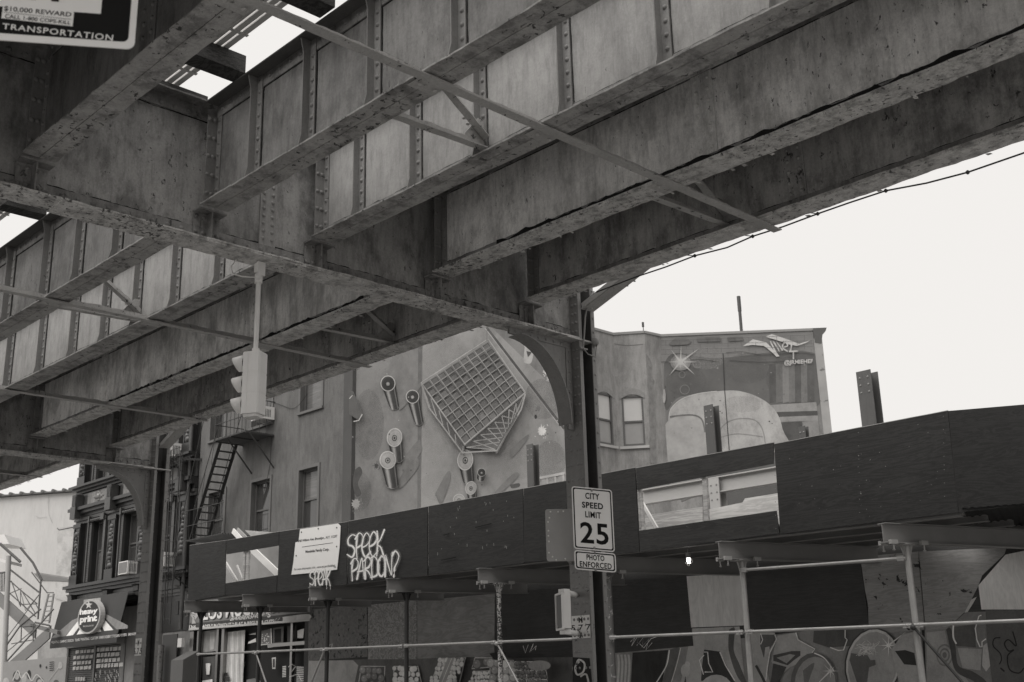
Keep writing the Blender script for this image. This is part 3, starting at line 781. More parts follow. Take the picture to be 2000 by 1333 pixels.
# ================================================================== sidewalk shed
YS = 14.5
PLY = [surf('painted_plywood_%s' % 'abc'[i], g, 0.4, 1.2, grit=0.4, grain=((0.5, 2, 6), 0.42, 2.5), speck=0.14, speckg=0.12, rough=0.75, bump=0.2, off=i*7, peel=0.74, peelg=0.15, pscale=8) for i, g in enumerate((0.028, 0.024, 0.033))]
RAWP = surf('raw_plywood', 0.42, 0.25, 1.0, grain=((0.6, 2, 7), 0.35), rough=0.8, bump=0.1)
STL = surf('shed_steel', 0.21, 0.3, 1.5, rough=0.45, speck=0.1, speckg=0.2, bump=0.1)
BLK = surf('black_pipe', 0.035, 0.3, 3, rough=0.45, bump=0.1)
PIPE = surf('galvanised_pipe', 0.36, 0.4, 4, rough=0.45, metal=0.35, bump=0.1, speck=0.2, speckg=0.3)
SPOT = surf('blistered_pipe', 0.55, 0.3, 4, rough=0.7, peel=0.5, peelg=0.05, pscale=28, bump=0.5)
SHED = thing('sidewalk_shed', (-16, 15.5, 0.15), 'long dark plywood sidewalk shed on steel pipe posts across the street', 'sidewalk shed')
PAN = {}


def panel(q, m, name='parapet_panel', th=0.02, y=YS, label=None, pl=None):
    pl = pl or dict(Y=y)
    n = V(0, 1, 0) if 'Y' in pl else -pl['P'][1]
    pts = [at(*p, **pl) for p in q]
    o = MB().prism(pts, n*th).build(name, m, SHED, label=label)
    return o
PN = []
PN.append(panel([(370, 1066), (441, 1056), (439, 1163), (367, 1175)], PLY[2]))
PN.append(panel([(546, 1039), (678, 1020), (677, 1142), (541, 1157)], PLY[0]))
PN.append(panel([(680, 1019), (835, 990), (835, 1124), (679, 1141)], PLY[1]))
PN.append(panel([(837, 989.5), (1021, 955), (1023, 1100), (837, 1123)], PLY[0]))
PN.append(panel([(1023, 955), (1100, 941), (1240, 914), (1249, 1078), (1023, 1099)], PLY[1]))
PN.append(panel([(1512, 868), (1851, 803), (1872, 1001), (1524, 1043)], PLY[0]))
# framed openings
for q in ([(443, 1056), (545, 1039), (544, 1066), (443, 1083)], [(440, 1140), (541, 1124), (540, 1157), (440, 1163)]): panel(q, PLY[1], 'opening_rail')
for q in ([(1242, 915), (1511, 865), (1510, 906), (1244, 957)], [(1248, 1037), (1516, 998), (1522, 1042), (1250, 1078)]): panel(q, PLY[2], 'opening_rail')
for q in ([(1243, 958), (1251, 956), (1258, 1035), (1249, 1037)], [(1371, 933), (1379, 931), (1383, 1017), (1375, 1018)], [(481, 1077), (486, 1076), (484, 1133), (479, 1134)]): panel(q, RAWP, 'opening_stud', 0.05, 14.53)
# corner panel turning with the street
cn = at(1853, 803, Y=YS); ud = V(0.93, 0.37, 0).normalized(); nd = V(ud.y, -ud.x, 0)
CP = (cn, nd)
panel([(1852.2, 803), (2040, 787), (2040, 983), (1872.8, 1001)], PLY[1], pl=dict(P=CP))
pe = at(2040, 787, P=CP); zb0 = at(2040, 983, P=CP).z
for k_ in range(2):
    p = pe+ud*(0.006+k_*2.5); q = p+ud*2.49
    MB().prism([p, q, V(q.x, q.y, zb0), V(p.x, p.y, zb0)], -nd*0.02).build('parapet_panel', PLY[k_ % 2], SHED)
# top cap seen as a pale edge
m = MB()
for a, b in (((370, 1066), (441, 1056)), ((443, 1056), (545, 1039)), ((546, 1039), (678, 1020)), ((680, 1019), (835, 990)), ((837, 989.5), (1021, 955)), ((1023, 955), (1240, 914)), ((1242, 915), (1511, 865)), ((1512, 868), (1851, 803))):
    p, q = at(*a, Y=YS), at(*b, Y=YS); m.strip(p+V(0, -0.002, 0.001), q+V(0, -0.002, 0.001), (0, 1, 0), 0.024, (0, 0, 1), 0.008, 0.1, 0.002)
m.build('parapet_edge', surf('raw_edge', 0.3, 0.3, 6), SHED)
# studs behind
for x in (-26.5, -24.0, -21.4, -19.9, -17.3, -14.7, -12.0, -7.0):
    MB().box((x-0.04, YS+0.022, 3.98), (x+0.04, YS+0.11, 4.86)).build('parapet_stud', RAWP, SHED)
# deck: corrugated sheet over joists, turning at the corner
XL, XC = -26.6, cn.x+0.03
wv = lambda i: 0.018*math.sin(i*0.9)
m = MB(); vs = []; fs = []; n = 150
for i in range(n+1):
    y = YS+0.03+i*(17.3-YS-0.03)/n; vs += [(XL, y, 3.885+wv(i)), (XC, y, 3.66+wv(i))]
for i in range(n): fs.append([2*i, 2*i+1, 2*i+3, 2*i+2])
m.add(vs, fs); m.build('corrugated_deck', STL, SHED)
pd = V(-ud.y, ud.x, 0); c0 = V(cn.x, cn.y, 0)+nd*0.02; vs = []; fs = []
m = MB(); n = 260
for i in range(n+1):
    p = c0+ud*(i*6.5/n)+VZ*(3.635+0.008*math.sin(i*1.6)); vs += [p, p+pd*4.2]
for i in range(n): fs.append([2*i, 2*i+2, 2*i+3, 2*i+1])
m.add(vs, fs); m.build('corrugated_deck', PLY[1], SHED)
m = MB(); m.prism([(-26.6, YS+0.04, 3.92), (XC, YS+0.04, 3.69), (XC, YS+0.04, 3.72), (-26.6, YS+0.04, 3.96)], (0, 2.7, 0)); m.build('deck_boards', RAWP, SHED)
m = MB(); p = c0+ud*0.02+pd*0.05+VZ*3.65; m.prism([p, p+ud*6.4, p+ud*6.4+VZ*0.03, p+VZ*0.03], pd*4.1); m.build('deck_boards', STL, SHED)
PX = [-26.2+2.665*k for k in range(11)]
def bz(x): return 3.77-0.0118*(x+26)      # top of the header beams, falling slightly along the street
for y in (14.62, 15.4, 16.2, 17.0):
    m = MB(); L_ = XC-0.1+26.6
    for z0, z1, hw in ((0.0, 0.012, 0.05), (0.012, 0.085, 0.006), (0.085, 0.097, 0.05)):
        m.prism([(-26.6, y-hw, bz(-26.6)+0.004+z0), (-26.6, y+hw, bz(-26.6)+0.004+z0), (-26.6, y+hw, bz(-26.6)+0.004+z1), (-26.6, y-hw, bz(-26.6)+0.004+z1)], (L_, 0, -0.0118*L_))
    m.build('joist', STL, SHED)
BD = V(0.31, 0.95, 0).normalized(); BS_ = V(BD.y, -BD.x, 0)
for k, x in enumerate(PX):
    zt = bz(x); zb = zt-0.265; c = V(x-0.10, 14.30, 0); ln_ = 3.1 if k < 7 else 6.0
    b = MB(); mid = c+BD*ln_/2
    b.obox(mid+VZ*(zt-0.0065), BD*ln_/2, BS_*0.075, VZ*0.0065); b.obox(mid+VZ*(zb+0.0065), BD*ln_/2, BS_*0.075, VZ*0.0065); b.obox(mid+VZ*(zb+zt)/2, BD*(ln_/2-0.001), BS_*0.006, VZ*((zt-zb)/2-0.0132))
    bo = b.build('header_beam', STL, SHED)
    for dx, dy in ((0.095, 0.08), (0.095, 0.62), (-0.095, 0.08)):
        q = c+BS_*dx+BD*dy
        cl = MB(); cl.obox(q+VZ*(zb+0.008), BD*0.06, BS_*0.025, VZ*0.028); cl.tube([q+VZ*(zb-0.10), q+VZ*(zb-0.02)], 0.010, 6); cl.dome(q+VZ*(zb-0.09), (0, 0, -1), 0.018)
        cl.build('beam_clamp', PIPE, bo)
    pm = MB(); r = 0.044
    pm.tube([(x, 14.72, 0.17), (x, 14.72, zb-0.02)], r, 12)
    pm.box((x-0.1, 14.57, zb-0.019), (x+0.1, 14.87, zb-0.001))
    pm.prism([(x-0.006, 14.60, zb-0.019), (x-0.006, 14.84, zb-0.019), (x-0.006, 14.77, zb-0.17), (x-0.006, 14.67, zb-0.17)], (0.012, 0, 0))
    pm.prism([(x-0.09, 14.714, zb-0.019), (x+0.09, 14.714, zb-0.019), (x+0.045, 14.714, zb-0.17), (x-0.045, 14.714, zb-0.17)], (0, 0.012, 0))
    mt = BLK if k < 4 else SPOT if k == 4 else surf('mottled_post', 0.12, 0.4, 3, peel=0.55, peelg=0.35, pscale=9, rough=0.6) if k == 5 else PIPE
    po = pm.build('post', mt, SHED, label={4: 'post with blistered black and white paint', 5: 'dark mottled post beside the railway column'}.get(k))
    b2 = MB(); b2.box((x-0.1, 14.62, 0.151), (x+0.1, 14.82, 0.17)); b2.build('foot_plate', STL, po)
def rz(x): return 2.50-0.0148*(x+25.9)
for k in range(len(PX)-1):
    x0, x1 = PX[k], PX[k+1]; y = 14.65
    m = MB(); m.tube([(x0+0.02, y, rz(x0)), (x1-0.02, y, rz(x1))], 0.024, 8)
    for x, s in ((x0, 1), (x1, -1)): m.obox((x+s*0.09, y, rz(x)), (0.055, 0, 0), (0, 0.018, 0), (0, 0, 0.034)); m.dome((x+s*0.08, y-0.018, rz(x)), (0, -1, 0), 0.016)
    m.build('rail', PIPE, SHED)
m = MB(); m.tube([(PX[6], 14.66, 3.165), (PX[7], 14.66, 3.10)], 0.024, 8); m.obox((PX[6]+0.07, 14.66, 3.163), (0.05, 0, 0), (0, 0.02, 0), (0, 0, 0.034)); m.obox((PX[7]-0.07, 14.66, 3.105), (0.05, 0, 0), (0, 0.02, 0), (0, 0, 0.034)); m.build('upper_rail', PIPE, SHED)
for k, s, mt in ((1, 1, PIPE), (2, -1, PIPE), (4, 1, PIPE), (7, 1, BLK)):
    x = PX[k]; m = MB(); m.tube([(x, 14.655, rz(x)-0.03), (x+s*1.32, 14.655, 0.55)], 0.02, 8); m.dome((x, 14.632, rz(x)-0.03), (0, -1, 0), 0.03); m.build('diagonal_brace', mt, SHED)

# graffiti on the parapet
WHT = surf('white_spray_paint', 0.70, 0.12, 6, rough=0.8)
GL = {'S': [[(.95, .08), (.5, -.02), (.1, .15), (.15, .4), (.55, .5), (.8, .7), (.55, .98), (.05, .85)]],
      'P': [[(.3, 1.05), (.22, .5), (.3, .02)], [(.1, .2), (.5, -.05), (.9, .15), (.8, .45), (.25, .6)]],
      'E': [[(.12, .6), (.55, .52), (.88, .28), (.55, .0), (.18, .22), (.08, .66), (.42, 1.02), (.95, .82)]],
      'A': [[(.05, 1.02), (.3, .45), (.55, -.02), (.7, .5), (.9, 1.03)], [(.15, .65), (.85, .6)]],
      'K': [[(.15, 0), (.2, .5), (.12, 1.02)], [(.9, -.02), (.5, .35), (.2, .55), (.55, .7), (.85, 1.1)]],
      'R': [[(.22, 1.05), (.18, .5), (.25, .0)], [(.05, .15), (.5, -.03), (.85, .2), (.6, .47), (.2, .55), (.55, .7), (.95, 1.08)]],
      'D': [[(.2, 0), (.16, .5), (.2, 1.0)], [(.02, .05), (.55, .02), (.95, .45), (.75, .9), (.1, 1.0)]],
      'O': [[(.5, .0), (.12, .3), (.15, .8), (.5, 1.0), (.88, .7), (.85, .25), (.5, .0), (.35, .1)]],
      'N': [[(.1, 1.05), (.14, .5), (.16, 0), (.5, .55), (.8, 1.0), (.84, .4), (.95, -.1)]],
      'H': [[(.15, 0), (.15, 1)], [(.85, 0), (.8, 1)], [(.1, .55), (.9, .48)]],
      '?': [[(.05, .15), (.4, -.05), (.85, .15), (.7, .42), (.45, .6), (.42, .76)], [(.40, .93), (.42, 1.0)]]}


def spray(art, word, q, w, g, over=1.15, blob=False):
    n = len(word)
    for i, ch in enumerate(word):
        for stp in GL[ch]:
            pts = []
            for a, b in smooth_line(stp):
                s = (i+0.5+(a-0.5)*over)/n
                T = (q[0][0]+(q[1][0]-q[0][0])*s, q[0][1]+(q[1][1]-q[0][1])*s); B = (q[3][0]+(q[2][0]-q[3][0])*s, q[3][1]+(q[2][1]-q[3][1])*s)
                pts.append((T[0]+(B[0]-T[0])*b, T[1]+(B[1]-T[1])*b))
            ph_ = random.uniform(0, 6); art.line(pts, w*2.8, OVS)
            art.line(pts, w, g, taper=lambda t: 0.95+0.35*math.sin(ph_+5*t))
            if random.random() < 0.35: e = pts[-1]; art.line([e, (e[0]+0.2, e[1]+random.uniform(3, 9))], w*0.35, g)
            for e in (pts[0], pts[-1]): art.ell(e[0], e[1], w*0.52, w*0.52, g, n=8)
k = NT('overspray'); al = k.step(k.noise(110, 3, 0.8), 0.46, 0.62); k.l(k.math('MULTIPLY', al, 0.55), k.b.inputs['Alpha']); OVS = k.done(0.5, 0.9)
k = NT('thin_spray_paint'); al = k.step(k.noise((14, 14, 9), 6, 0.75), 0.26, 0.44); k.l(k.math('ADD', 0.45, k.math('MULTIPLY', al, 0.55)), k.b.inputs['Alpha']); WHT = k.done(0.68, 0.9)
a = Art(0.0012, Y=YS)
spray(a, 'SPEEK', [(681, 1047), (752, 1036), (752, 1084), (680, 1090)], 2.9, WHT, 1.35)
spray(a, 'PARDON', [(688, 1094), (770, 1084), (771, 1124), (687, 1133)], 3.0, WHT, 1.3)
spray(a, '?', [(770, 1080), (787, 1079), (782, 1127), (769, 1128)], 3.2, WHT, 1.0)
spray(a, 'SPEAK', [(611, 1118), (653, 1114), (653, 1142), (611, 1144)], 2.2, WHT, 1.2)
a.build('sprayed_tag', PN[2])
a = Art(0.004, Y=YS); ph = random.Random(3)
for i in range(26):
    x = ph.uniform(850, 1010); y = ph.uniform(985, 1085)-(x-900)*0.18; a.line([(x, y), (x+ph.uniform(-1, 1), y+ph.uniform(1, 6))], 1.0, 0.2)
for p_ in ([(930, 1031), (950, 1026), (962, 1023)], [(868, 1046), (880, 1043)], [(863, 1095), (893, 1089)]): a.line(p_, 2, 0.015)
a.build('scuffs', PN[3])
a = Art(0.004, Y=YS)
for i in range(46):
    x = ph.uniform(1530, 1850); y = ph.uniform(0, 1)**0.6; y = 868-(x-1512)*.19+8+y*160; l_ = ph.uniform(0.6, 3)
    a.line([(x, y), (x+ph.uniform(-1, 1)*l_, y+ph.uniform(-1, 1)*l_)], ph.uniform(0.6, 1.3), ph.choice((0.12, 0.2, 0.3)))
for x0 in (1516, 1680, 1846):
    for t in range(7): a.ell(x0+t*0.5, 868-(x0-1512)*.19+10+t*26, 0.9, 0.9, 0.16, n=6)
a.build('scuffs', PN[5])

# notice board
NB = thing('notice_board', at(617, 1120, Y=YS-0.03), 'white building notice sheet nailed to the dark shed parapet', 'notice')
NP = dict(Y=YS-0.02)
m = MB(); m.prism([at(*p, **NP) for p in [(586, 1034), (660, 1023), (665, 1028), (663, 1070), (658, 1113), (612, 1119), (569, 1123), (573, 1098), (577, 1060), (583, 1058)]], (0, 0.008, 0)); m.build('sheet', surf('notice_white', 0.72, 0.06, 2, rough=0.6), NB)
a = Art(0.001, **NP)
a.text('245 Wilson Ave. Brooklyn , N.Y. 11237', [(583, 1054.5), (659, 1045), (659, 1051.5), (582, 1061)], SIGB, bold=0.028, shear=0.15)
a.line([(590, 1069), (650, 1060.5)], 0.9, SIGB)
a.text('Mendolia Family Corp.', [(597, 1075.5), (643, 1070), (643, 1077.5), (597, 1082)], SIGB, bold=0.02)
a.text('For more information, visit : www.nyc.gov/buildings', [(575, 1110.5), (655, 1102), (654.5, 1108), (574.5, 1116)], SIGB, shear=0.15)
for x, y in [(589, 1040), (622, 1033), (658, 1031), (658, 1068), (579, 1086), (655, 1108)]: a.ell(x, y, 1.2, 1.6, SIGB, n=8)
a.build('lettering', NB)

# caged lamp under the deck, lit
q = at(1345, 1097, Y=14.85)
LM = thing('cage_lamp', q-VZ*0.06, 'lit bulkhead lamp in a cage under the shed deck', 'lamp')
m = MB(); m.tube([q+VZ*0.05, q+VZ*0.14], 0.045, 10); m.tube([q+VZ*0.14, V(q.x, q.y, 3.64)], 0.012, 6)
for i in range(6):
    t = i*math.pi/3; m.tube([q+V(math.cos(t)*0.055, math.sin(t)*0.055, 0.05), q+V(math.cos(t)*0.06, math.sin(t)*0.06, -0.02), q+V(0, 0, -0.075)], 0.004, 4)
m.build('cage', STL, LM)
em = bpy.data.materials.new('lamp_glow'); em.use_nodes = True; b_ = em.node_tree.nodes['Principled BSDF']; b_.inputs['Emission Color'].default_value = (1, 0.97, 0.92, 1); b_.inputs['Emission Strength'].default_value = 9
m = MB(); m.smooth = True; m.tube([q+VZ*0.05, q+VZ*0.0, q-VZ*0.03], 0.03, 10, 0.02); m.build('bulb', em, LM)

# ================================================================== plywood fence under the shed
YF = 17.42
FEN = thing('plywood_fence', (-14, YF, 0.15), 'patched plywood construction fence with a painted mural below the shed', 'fence')
DKP = surf('dark_plywood', 0.06, 0.35, 1.5, grain=((0.6, 2, 8), 0.2), speck=0.18, speckg=0.2, rough=0.8, bump=0.2)
OSB = surf('strand_board', 0.17, 0.7, 14, speck=0.25, speckg=0.32, rough=0.85, bump=0.3, peel=0.58, peelg=0.04, pscale=7)
GRN = surf('grained_plywood', 0.34, 0.2, 1.0, grain=((2.6, 2, 3.2), 0.5, 2.2), rough=0.8, bump=0.15)
GRN2 = surf('weathered_plywood', 0.27, 0.45, 1.8, grain=((0.7, 2, 3), 0.22), rough=0.85, bump=0.15, off=4)
LTP = surf('pale_plywood', 0.72, 0.12, 1.2, streak=0.15, grain=((3, 2, 0.6), 0.1), rough=0.8, bump=0.05)
MOT = surf('burnt_plywood', 0.30, 0.3, 2.5, grain=((0.6, 2, 6), 0.2), rough=0.9, peel=0.60, peelg=0.03, pscale=5, bump=0.3)
m = MB(); m.box((-25.7, YF, 0.15), (-8.6, YF+0.04, 3.70)); m.build('back_boards', DKP, FEN)
e0 = V(-8.6, YF, 0); e1 = e0+ud*8
m = MB(); m.prism([(e0.x+0.001, YF, 0.15), (e1.x, e1.y, 0.15), (e1.x, e1.y, 3.66), (e0.x+0.001, YF, 3.66)], (0, 0.04, 0)); m.build('back_boards', DKP, FEN)
FPN = (e0, nd)


def fpanel(q, m_, th=0.018, name='panel', pl=None, label=None):
    pl = pl or dict(Y=YF)
    nn = V(0, -1, 0) if 'Y' in pl else pl['P'][1]
    return MB().prism([at(*p, **pl)+nn*0.001 for p in q][::-1], nn*th).build(name, m_, FEN, label=label)
fpanel([(604, 1192), (718, 1181), (719, 1283), (603, 1291)], OSB, label='dark strand board panel')
fpanel([(720, 1182), (815, 1173), (815, 1288), (720, 1288)], GRN, label='plywood panel with bold grain')
fpanel([(816.5, 1174), (968, 1160), (967, 1283), (816.5, 1287)], GRN2, 0.024)
fpanel([(969, 1162), (1190, 1140), (1195, 1282), (968, 1285)], DKP)
fpanel([(1192, 1139), (1343, 1126), (1355, 1262), (1200, 1276)], DKP, 0.024)
fpanel([(1343, 1126), (1447, 1120), (1455, 1222), (1352, 1226)], LTP, 0.03, label='clean pale plywood patch')
fpanel([(1452, 1125), (1683, 1108), (1699, 1219), (1462, 1231)], DKP, 0.022)
fpanel([(1682, 1088), (1795, 1078), (1808, 1230), (1720, 1238), (1699, 1230), (1697, 1180), (1691, 1152)], MOT, 0.03, label='burnt and mottled plywood panel')
PF = dict(P=FPN)
fpanel([(1795, 1078), (1966, 1070), (1962, 1083), (1918, 1125), (1911, 1145), (1885, 1195), (1848, 1230), (1808, 1230)], MOT, 0.024, pl=PF, label='burnt and mottled plywood panel')
fpanel([(1964, 1084), (2030, 1070), (2030, 1191), (1917, 1191), (1911, 1144)], LTP, 0.02, pl=PF, label='clean pale plywood patch')

# painted fruit stand on the lower boards
a = Art(0.003, 2.8, Y=YF-0.001)
rd = random.Random(11)
a.poly([(603, 1291), (720, 1288), (1200, 1283), (1200, 1360), (600, 1360)], 0.055)
a.poly([(603, 1291), (690, 1290), (700, 1300), (688, 1360), (600, 1360)], 0.16)
def fruit(q, nx, ny, r, g0, g1, frame=0.2):
    a.poly(q, 0.05); a.line(q+[q[0]], 2.4, frame)
    for j in range(ny):
        for i in range(nx):
            s = (i+0.5+rd.uniform(-.25, .25)+(j % 2)*.3-.15)/nx; t = (j+0.5+rd.uniform(-.2, .2))/ny
            T = (q[0][0]+(q[1][0]-q[0][0])*s, q[0][1]+(q[1][1]-q[0][1])*s); B = (q[3][0]+(q[2][0]-q[3][0])*s, q[3][1]+(q[2][1]-q[3][1])*s)
            x, y = T[0]+(B[0]-T[0])*t, T[1]+(B[1]-T[1])*t; g = rd.uniform(g0, g1); rr = r*rd.uniform(.8, 1.15); g = round(g, 2)
            a.ell(x, y, rr, rr*1.15, round(g*0.55, 2), n=10); a.ell(x-rr*.1, y-rr*.12, rr*.82, rr*.95, g, n=10); a.ell(x-rr*.3, y-rr*.4, rr*.25, rr*.22, round(min(.8, g*1.6), 2), n=6)
fruit([(706, 1302), (752, 1302), (750, 1360), (697, 1360)], 4, 4, 7, .08, .14)
fruit([(772, 1302), (819, 1302), (832, 1360), (773, 1360)], 6, 6, 5, .38, .55)
fruit([(868, 1287), (918, 1285), (900, 1360), (842, 1360)], 7, 9, 4.6, .22, .34)
fruit([(947, 1285), (980, 1285), (980, 1303), (941, 1306)], 2, 1, 9, .10, .14)
fruit([(945, 1312), (985, 1310), (985, 1360), (930, 1360)], 8, 6, 3.6, .24, .36)
fruit([(985, 1290), (1030, 1290), (1050, 1360), (985, 1360)], 4, 5, 8, .14, .24)
for j in range(3):
    for i in range(3):
        x0 = 1036+i*22+j*6; y0 = 1293+j*17; fruit([(x0, y0), (x0+19, y0), (x0+22, y0+14), (x0+3, y0+14)], 4, 2, 3.6, .06, .1, .3)
a.poly([(918, 1286), (932, 1284), (905, 1360), (890, 1360)], 0.14); a.line([(926, 1286), (896, 1360)], 1.4, 0.26)
a.poly([(1022, 1296), (1031, 1287), (1039, 1294), (1038, 1301), (1029, 1306)], 0.55)
a.poly([(1000, 1277), (1018, 1273), (1033, 1275), (1030, 1290), (1010, 1289)], 0.015)
a.ell(1098, 1300, 22, 10, 0.13)
a.poly([(1012, 1224), (1033, 1222), (1035, 1245), (1015, 1247)], 0.02)
a.line([(1066, 1262), (1070, 1276), (1076, 1260), (1079, 1274), (1086, 1258), (1082, 1272), (1092, 1262), (1090, 1270)], 1.1, 0.35)
a.line([(686, 1275), (684, 1262), (692, 1258), (690, 1270)], 1.2, 0.3)
a.line([(608, 1322), (625, 1316), (632, 1330)], 1.4, 0.35); a.line([(606, 1303), (612, 1297), (620, 1302), (612, 1312)], 1.4, 0.35)
for i in range(30): a.line([(838+rd.uniform(-2, 2), 1190+i*3.4), (838+rd.uniform(-2, 2), 1193+i*3.4)], 1.2, 0.4)
a.build('painted_fruit_stand', FEN)
# painted letters further along
a = Art(0.003, 2.8, Y=YF-0.001)
a.poly([(1200, 1275), (1690, 1220), (1800, 1225), (1812, 1380), (1195, 1380)], 0.11)
for i, x in enumerate((1207, 1214, 1221, 1228)): a.line([(x, 1279), (x+2, 1300), (x-1, 1345)], 4, 0.2, True)
a.poly([(1236, 1275), (1306, 1270), (1285, 1380), (1230, 1380)], 0.02)
a.poly([(1308, 1270), (1328, 1266), (1318, 1305), (1300, 1380), (1280, 1380), (1300, 1312)], 0.06, True)
a.line([(1308, 1270), (1303, 1298), (1290, 1322), (1275, 1345)], 2.2, 0.5, True); a.line([(1330, 1266), (1322, 1300), (1308, 1345)], 1.4, 0.4, True)
a.poly([(1352, 1228), (1445, 1224), (1460, 1380), (1320, 1380), (1340, 1290)], 0.17)
a.poly([(1425, 1230), (1436, 1228), (1434, 1270), (1446, 1300), (1462, 1345), (1440, 1320), (1424, 1270)], 0.05, True)
a.poly([(1376, 1269), (1407, 1273), (1420, 1300), (1440, 1340), (1370, 1330), (1372, 1300)], 0.025)
a.line([(1376, 1274), (1383, 1274), (1385, 1296), (1393, 1313), (1377, 1313)], 1.9, 0.62)
a.line([(1376, 1280), (1367, 1290), (1375, 1318)], 1.8, 0.6); a.line([(1407, 1274), (1418, 1300), (1436, 1330)], 2.2, 0.4)
a.ell(1400, 1352, 34, 34, 0.19); a.ell(1340, 1310, 9, 13, 0.2); a.ell(1344, 1298, 5, 6, 0.22); a.poly([(1340, 1320), (1343, 1348), (1335, 1348)], 0.03)
a.poly([(1465, 1236), (1515, 1236), (1498, 1310), (1520, 1380), (1460, 1380)], 0.16)
a.poly([(1486, 1240), (1513, 1240), (1515, 1250), (1503, 1272), (1493, 1285), (1486, 1262)], 0.05)
a.poly([(1496, 1265), (1504, 1263), (1505, 1274), (1494, 1284)], 0.19)
a.line([(1487, 1238), (1491, 1250), (1487, 1259)], 1.6, 0.55); a.line([(1515, 1240), (1518, 1249), (1505, 1275), (1500, 1305), (1497, 1330)], 2.2, 0.42)
a.line([(1478, 1300), (1490, 1322), (1500, 1345)], 5, 0.03)
a.poly([(1520, 1242), (1556, 1236), (1560, 1250), (1592, 1270), (1576, 1291), (1545, 1303), (1525, 1320), (1508, 1292)], 0.17)
a.line([(1556, 1236), (1560, 1250), (1593, 1268), (1578, 1290)], 2.2, 0.62)
a.poly([(1512, 1280), (1530, 1276), (1548, 1272), (1565, 1272), (1565, 1281), (1552, 1290), (1540, 1300), (1512, 1291)], 0.04)
a.poly([(1518, 1285), (1545, 1278), (1555, 1280), (1538, 1296)], 0.15)
a.poly([(1512, 1296), (1538, 1303), (1525, 1330), (1530, 1380), (1500, 1380)], 0.035)
a.ell(1592, 1335, 46, 60, 0.06); a.ell(1594, 1337, 40, 54, 0.13); a.poly([(1570, 1310), (1592, 1295), (1585, 1320), (1575, 1345)], 0.07, True)
a.line([(1592, 1276), (1612, 1286), (1630, 1310)], 2.2, 0.6, True)
a.poly([(1592, 1228), (1690, 1222), (1690, 1260), (1620, 1265), (1590, 1255)], 0.045)
a.star(1624, 1311, [(0, 16, 1.2), (90, 14, 1.2), (180, 16, 1.2), (270, 16, 1.2), (45, 12, 1), (135, 60, 1.6), (225, 18, 1), (315, 14, 1)], 0.6, 3)
a.line([(1653, 1231), (1653, 1246), (1657, 1250), (1650, 1270), (1640, 1271), (1624, 1265)], 2, 0.55)
a.ell(1707, 1298, 55, 72, 0.03, 8); a.ell(1707, 1298, 52, 69, 0.22, 8); a.ell(1707, 1299, 48, 65, 0.14, 8)
a.poly([(1665, 1276), (1697, 1280), (1703, 1290), (1712, 1289), (1713, 1299), (1700, 1304), (1695, 1345), (1680, 1345), (1662, 1290)], 0.055)
for i in range(18): a.line([(1672+rd.uniform(0, 46), 1250+rd.uniform(0, 34)), (1676+rd.uniform(0, 46), 1252+rd.uniform(0, 30)), (1680+rd.uniform(0, 40), 1262+rd.uniform(0, 20))], 0.8, 0.26, True)
a.star(1739, 1261, [(0, 26, 1.4), (90, 22, 1.2), (180, 22, 1.2), (270, 22, 1.2), (-38, 44, 1.8), (140, 18, 1), (230, 20, 1), (50, 22, 1)], 0.62, 4)
a.poly([(1765, 1240), (1800, 1232), (1806, 1380), (1770, 1380), (1745, 1270)], 0.15)
a.poly([(1752, 1272), (1772, 1270), (1790, 1276), (1794, 1300), (1770, 1298)], 0.02)
a.line([(1236, 1254), (1244, 1246), (1238, 1262), (1252, 1240), (1248, 1262), (1262, 1244), (1258, 1264), (1272, 1248), (1266, 1270), (1278, 1256)], 1.1, 0.5)
a.line([(1254, 1258), (1262, 1266), (1276, 1248), (1288, 1244)], 1.1, 0.5)
a.build('painted_letters', FEN)
a = Art(0.003, 2.4, **PF)
a.poly([(1806, 1230), (1848, 1230), (1886, 1196), (2030, 1192), (2030, 1380), (1810, 1380)], 0.10)
a.poly([(1810, 1236), (1845, 1232), (1852, 1262), (1870, 1300), (1900, 1345), (1810, 1345)], 0.15)
for r, g in ((19, 0.09), (16, 0.15), (12, 0.08), (9, 0.14), (5, 0.07)): a.ell(1845, 1280, r*0.85, r*1.15, g)
a.poly([(1848, 1230), (1857, 1228), (1866, 1262), (1872, 1300), (1900, 1312), (1925, 1330), (1930, 1350), (1900, 1330), (1866, 1310), (1855, 1262)], 0.04, True)
a.poly([(1862, 1225), (1905, 1220), (1906, 1265), (1868, 1262)], 0.05); a.line([(1862, 1222), (1862, 1245), (1868, 1258)], 3, 0.5, True)
a.line([(1917, 1202), (1912, 1204), (1905, 1228), (1908, 1250), (1914, 1264), (1918, 1264), (1918, 1254), (1926, 1248)], 2.2, 0.55)
a.poly([(1870, 1266), (1918, 1268), (1915, 1310), (1880, 1305)], 0.16); a.poly([(1920, 1262), (1928, 1256), (1935, 1300), (1926, 1312), (1918, 1300)], 0.2)
a.line([(1934, 1290), (1939, 1300), (1936, 1312)], 1.8, 0.5)
a.poly([(1885, 1178), (1908, 1166), (1900, 1180), (1890, 1196), (1884, 1197)], 0.26)
a.poly([(1925, 1192), (2030, 1192), (2030, 1350), (1940, 1350), (1928, 1250)], 0.055)
a.line([(1954, 1246), (1942, 1248), (1940, 1262), (1953, 1276), (1956, 1288), (1952, 1298)], 2.4, 0.015, True); a.line([(1954, 1305), (1962, 1312)], 3, 0.015)
a.line([(1978, 1234), (1985, 1262), (1970, 1250), (1962, 1258), (1970, 1272), (1980, 1270), (1968, 1282), (1972, 1308), (1990, 1315), (2000, 1305)], 2.6, 0.015, True)
a.build('painted_letters', FEN)

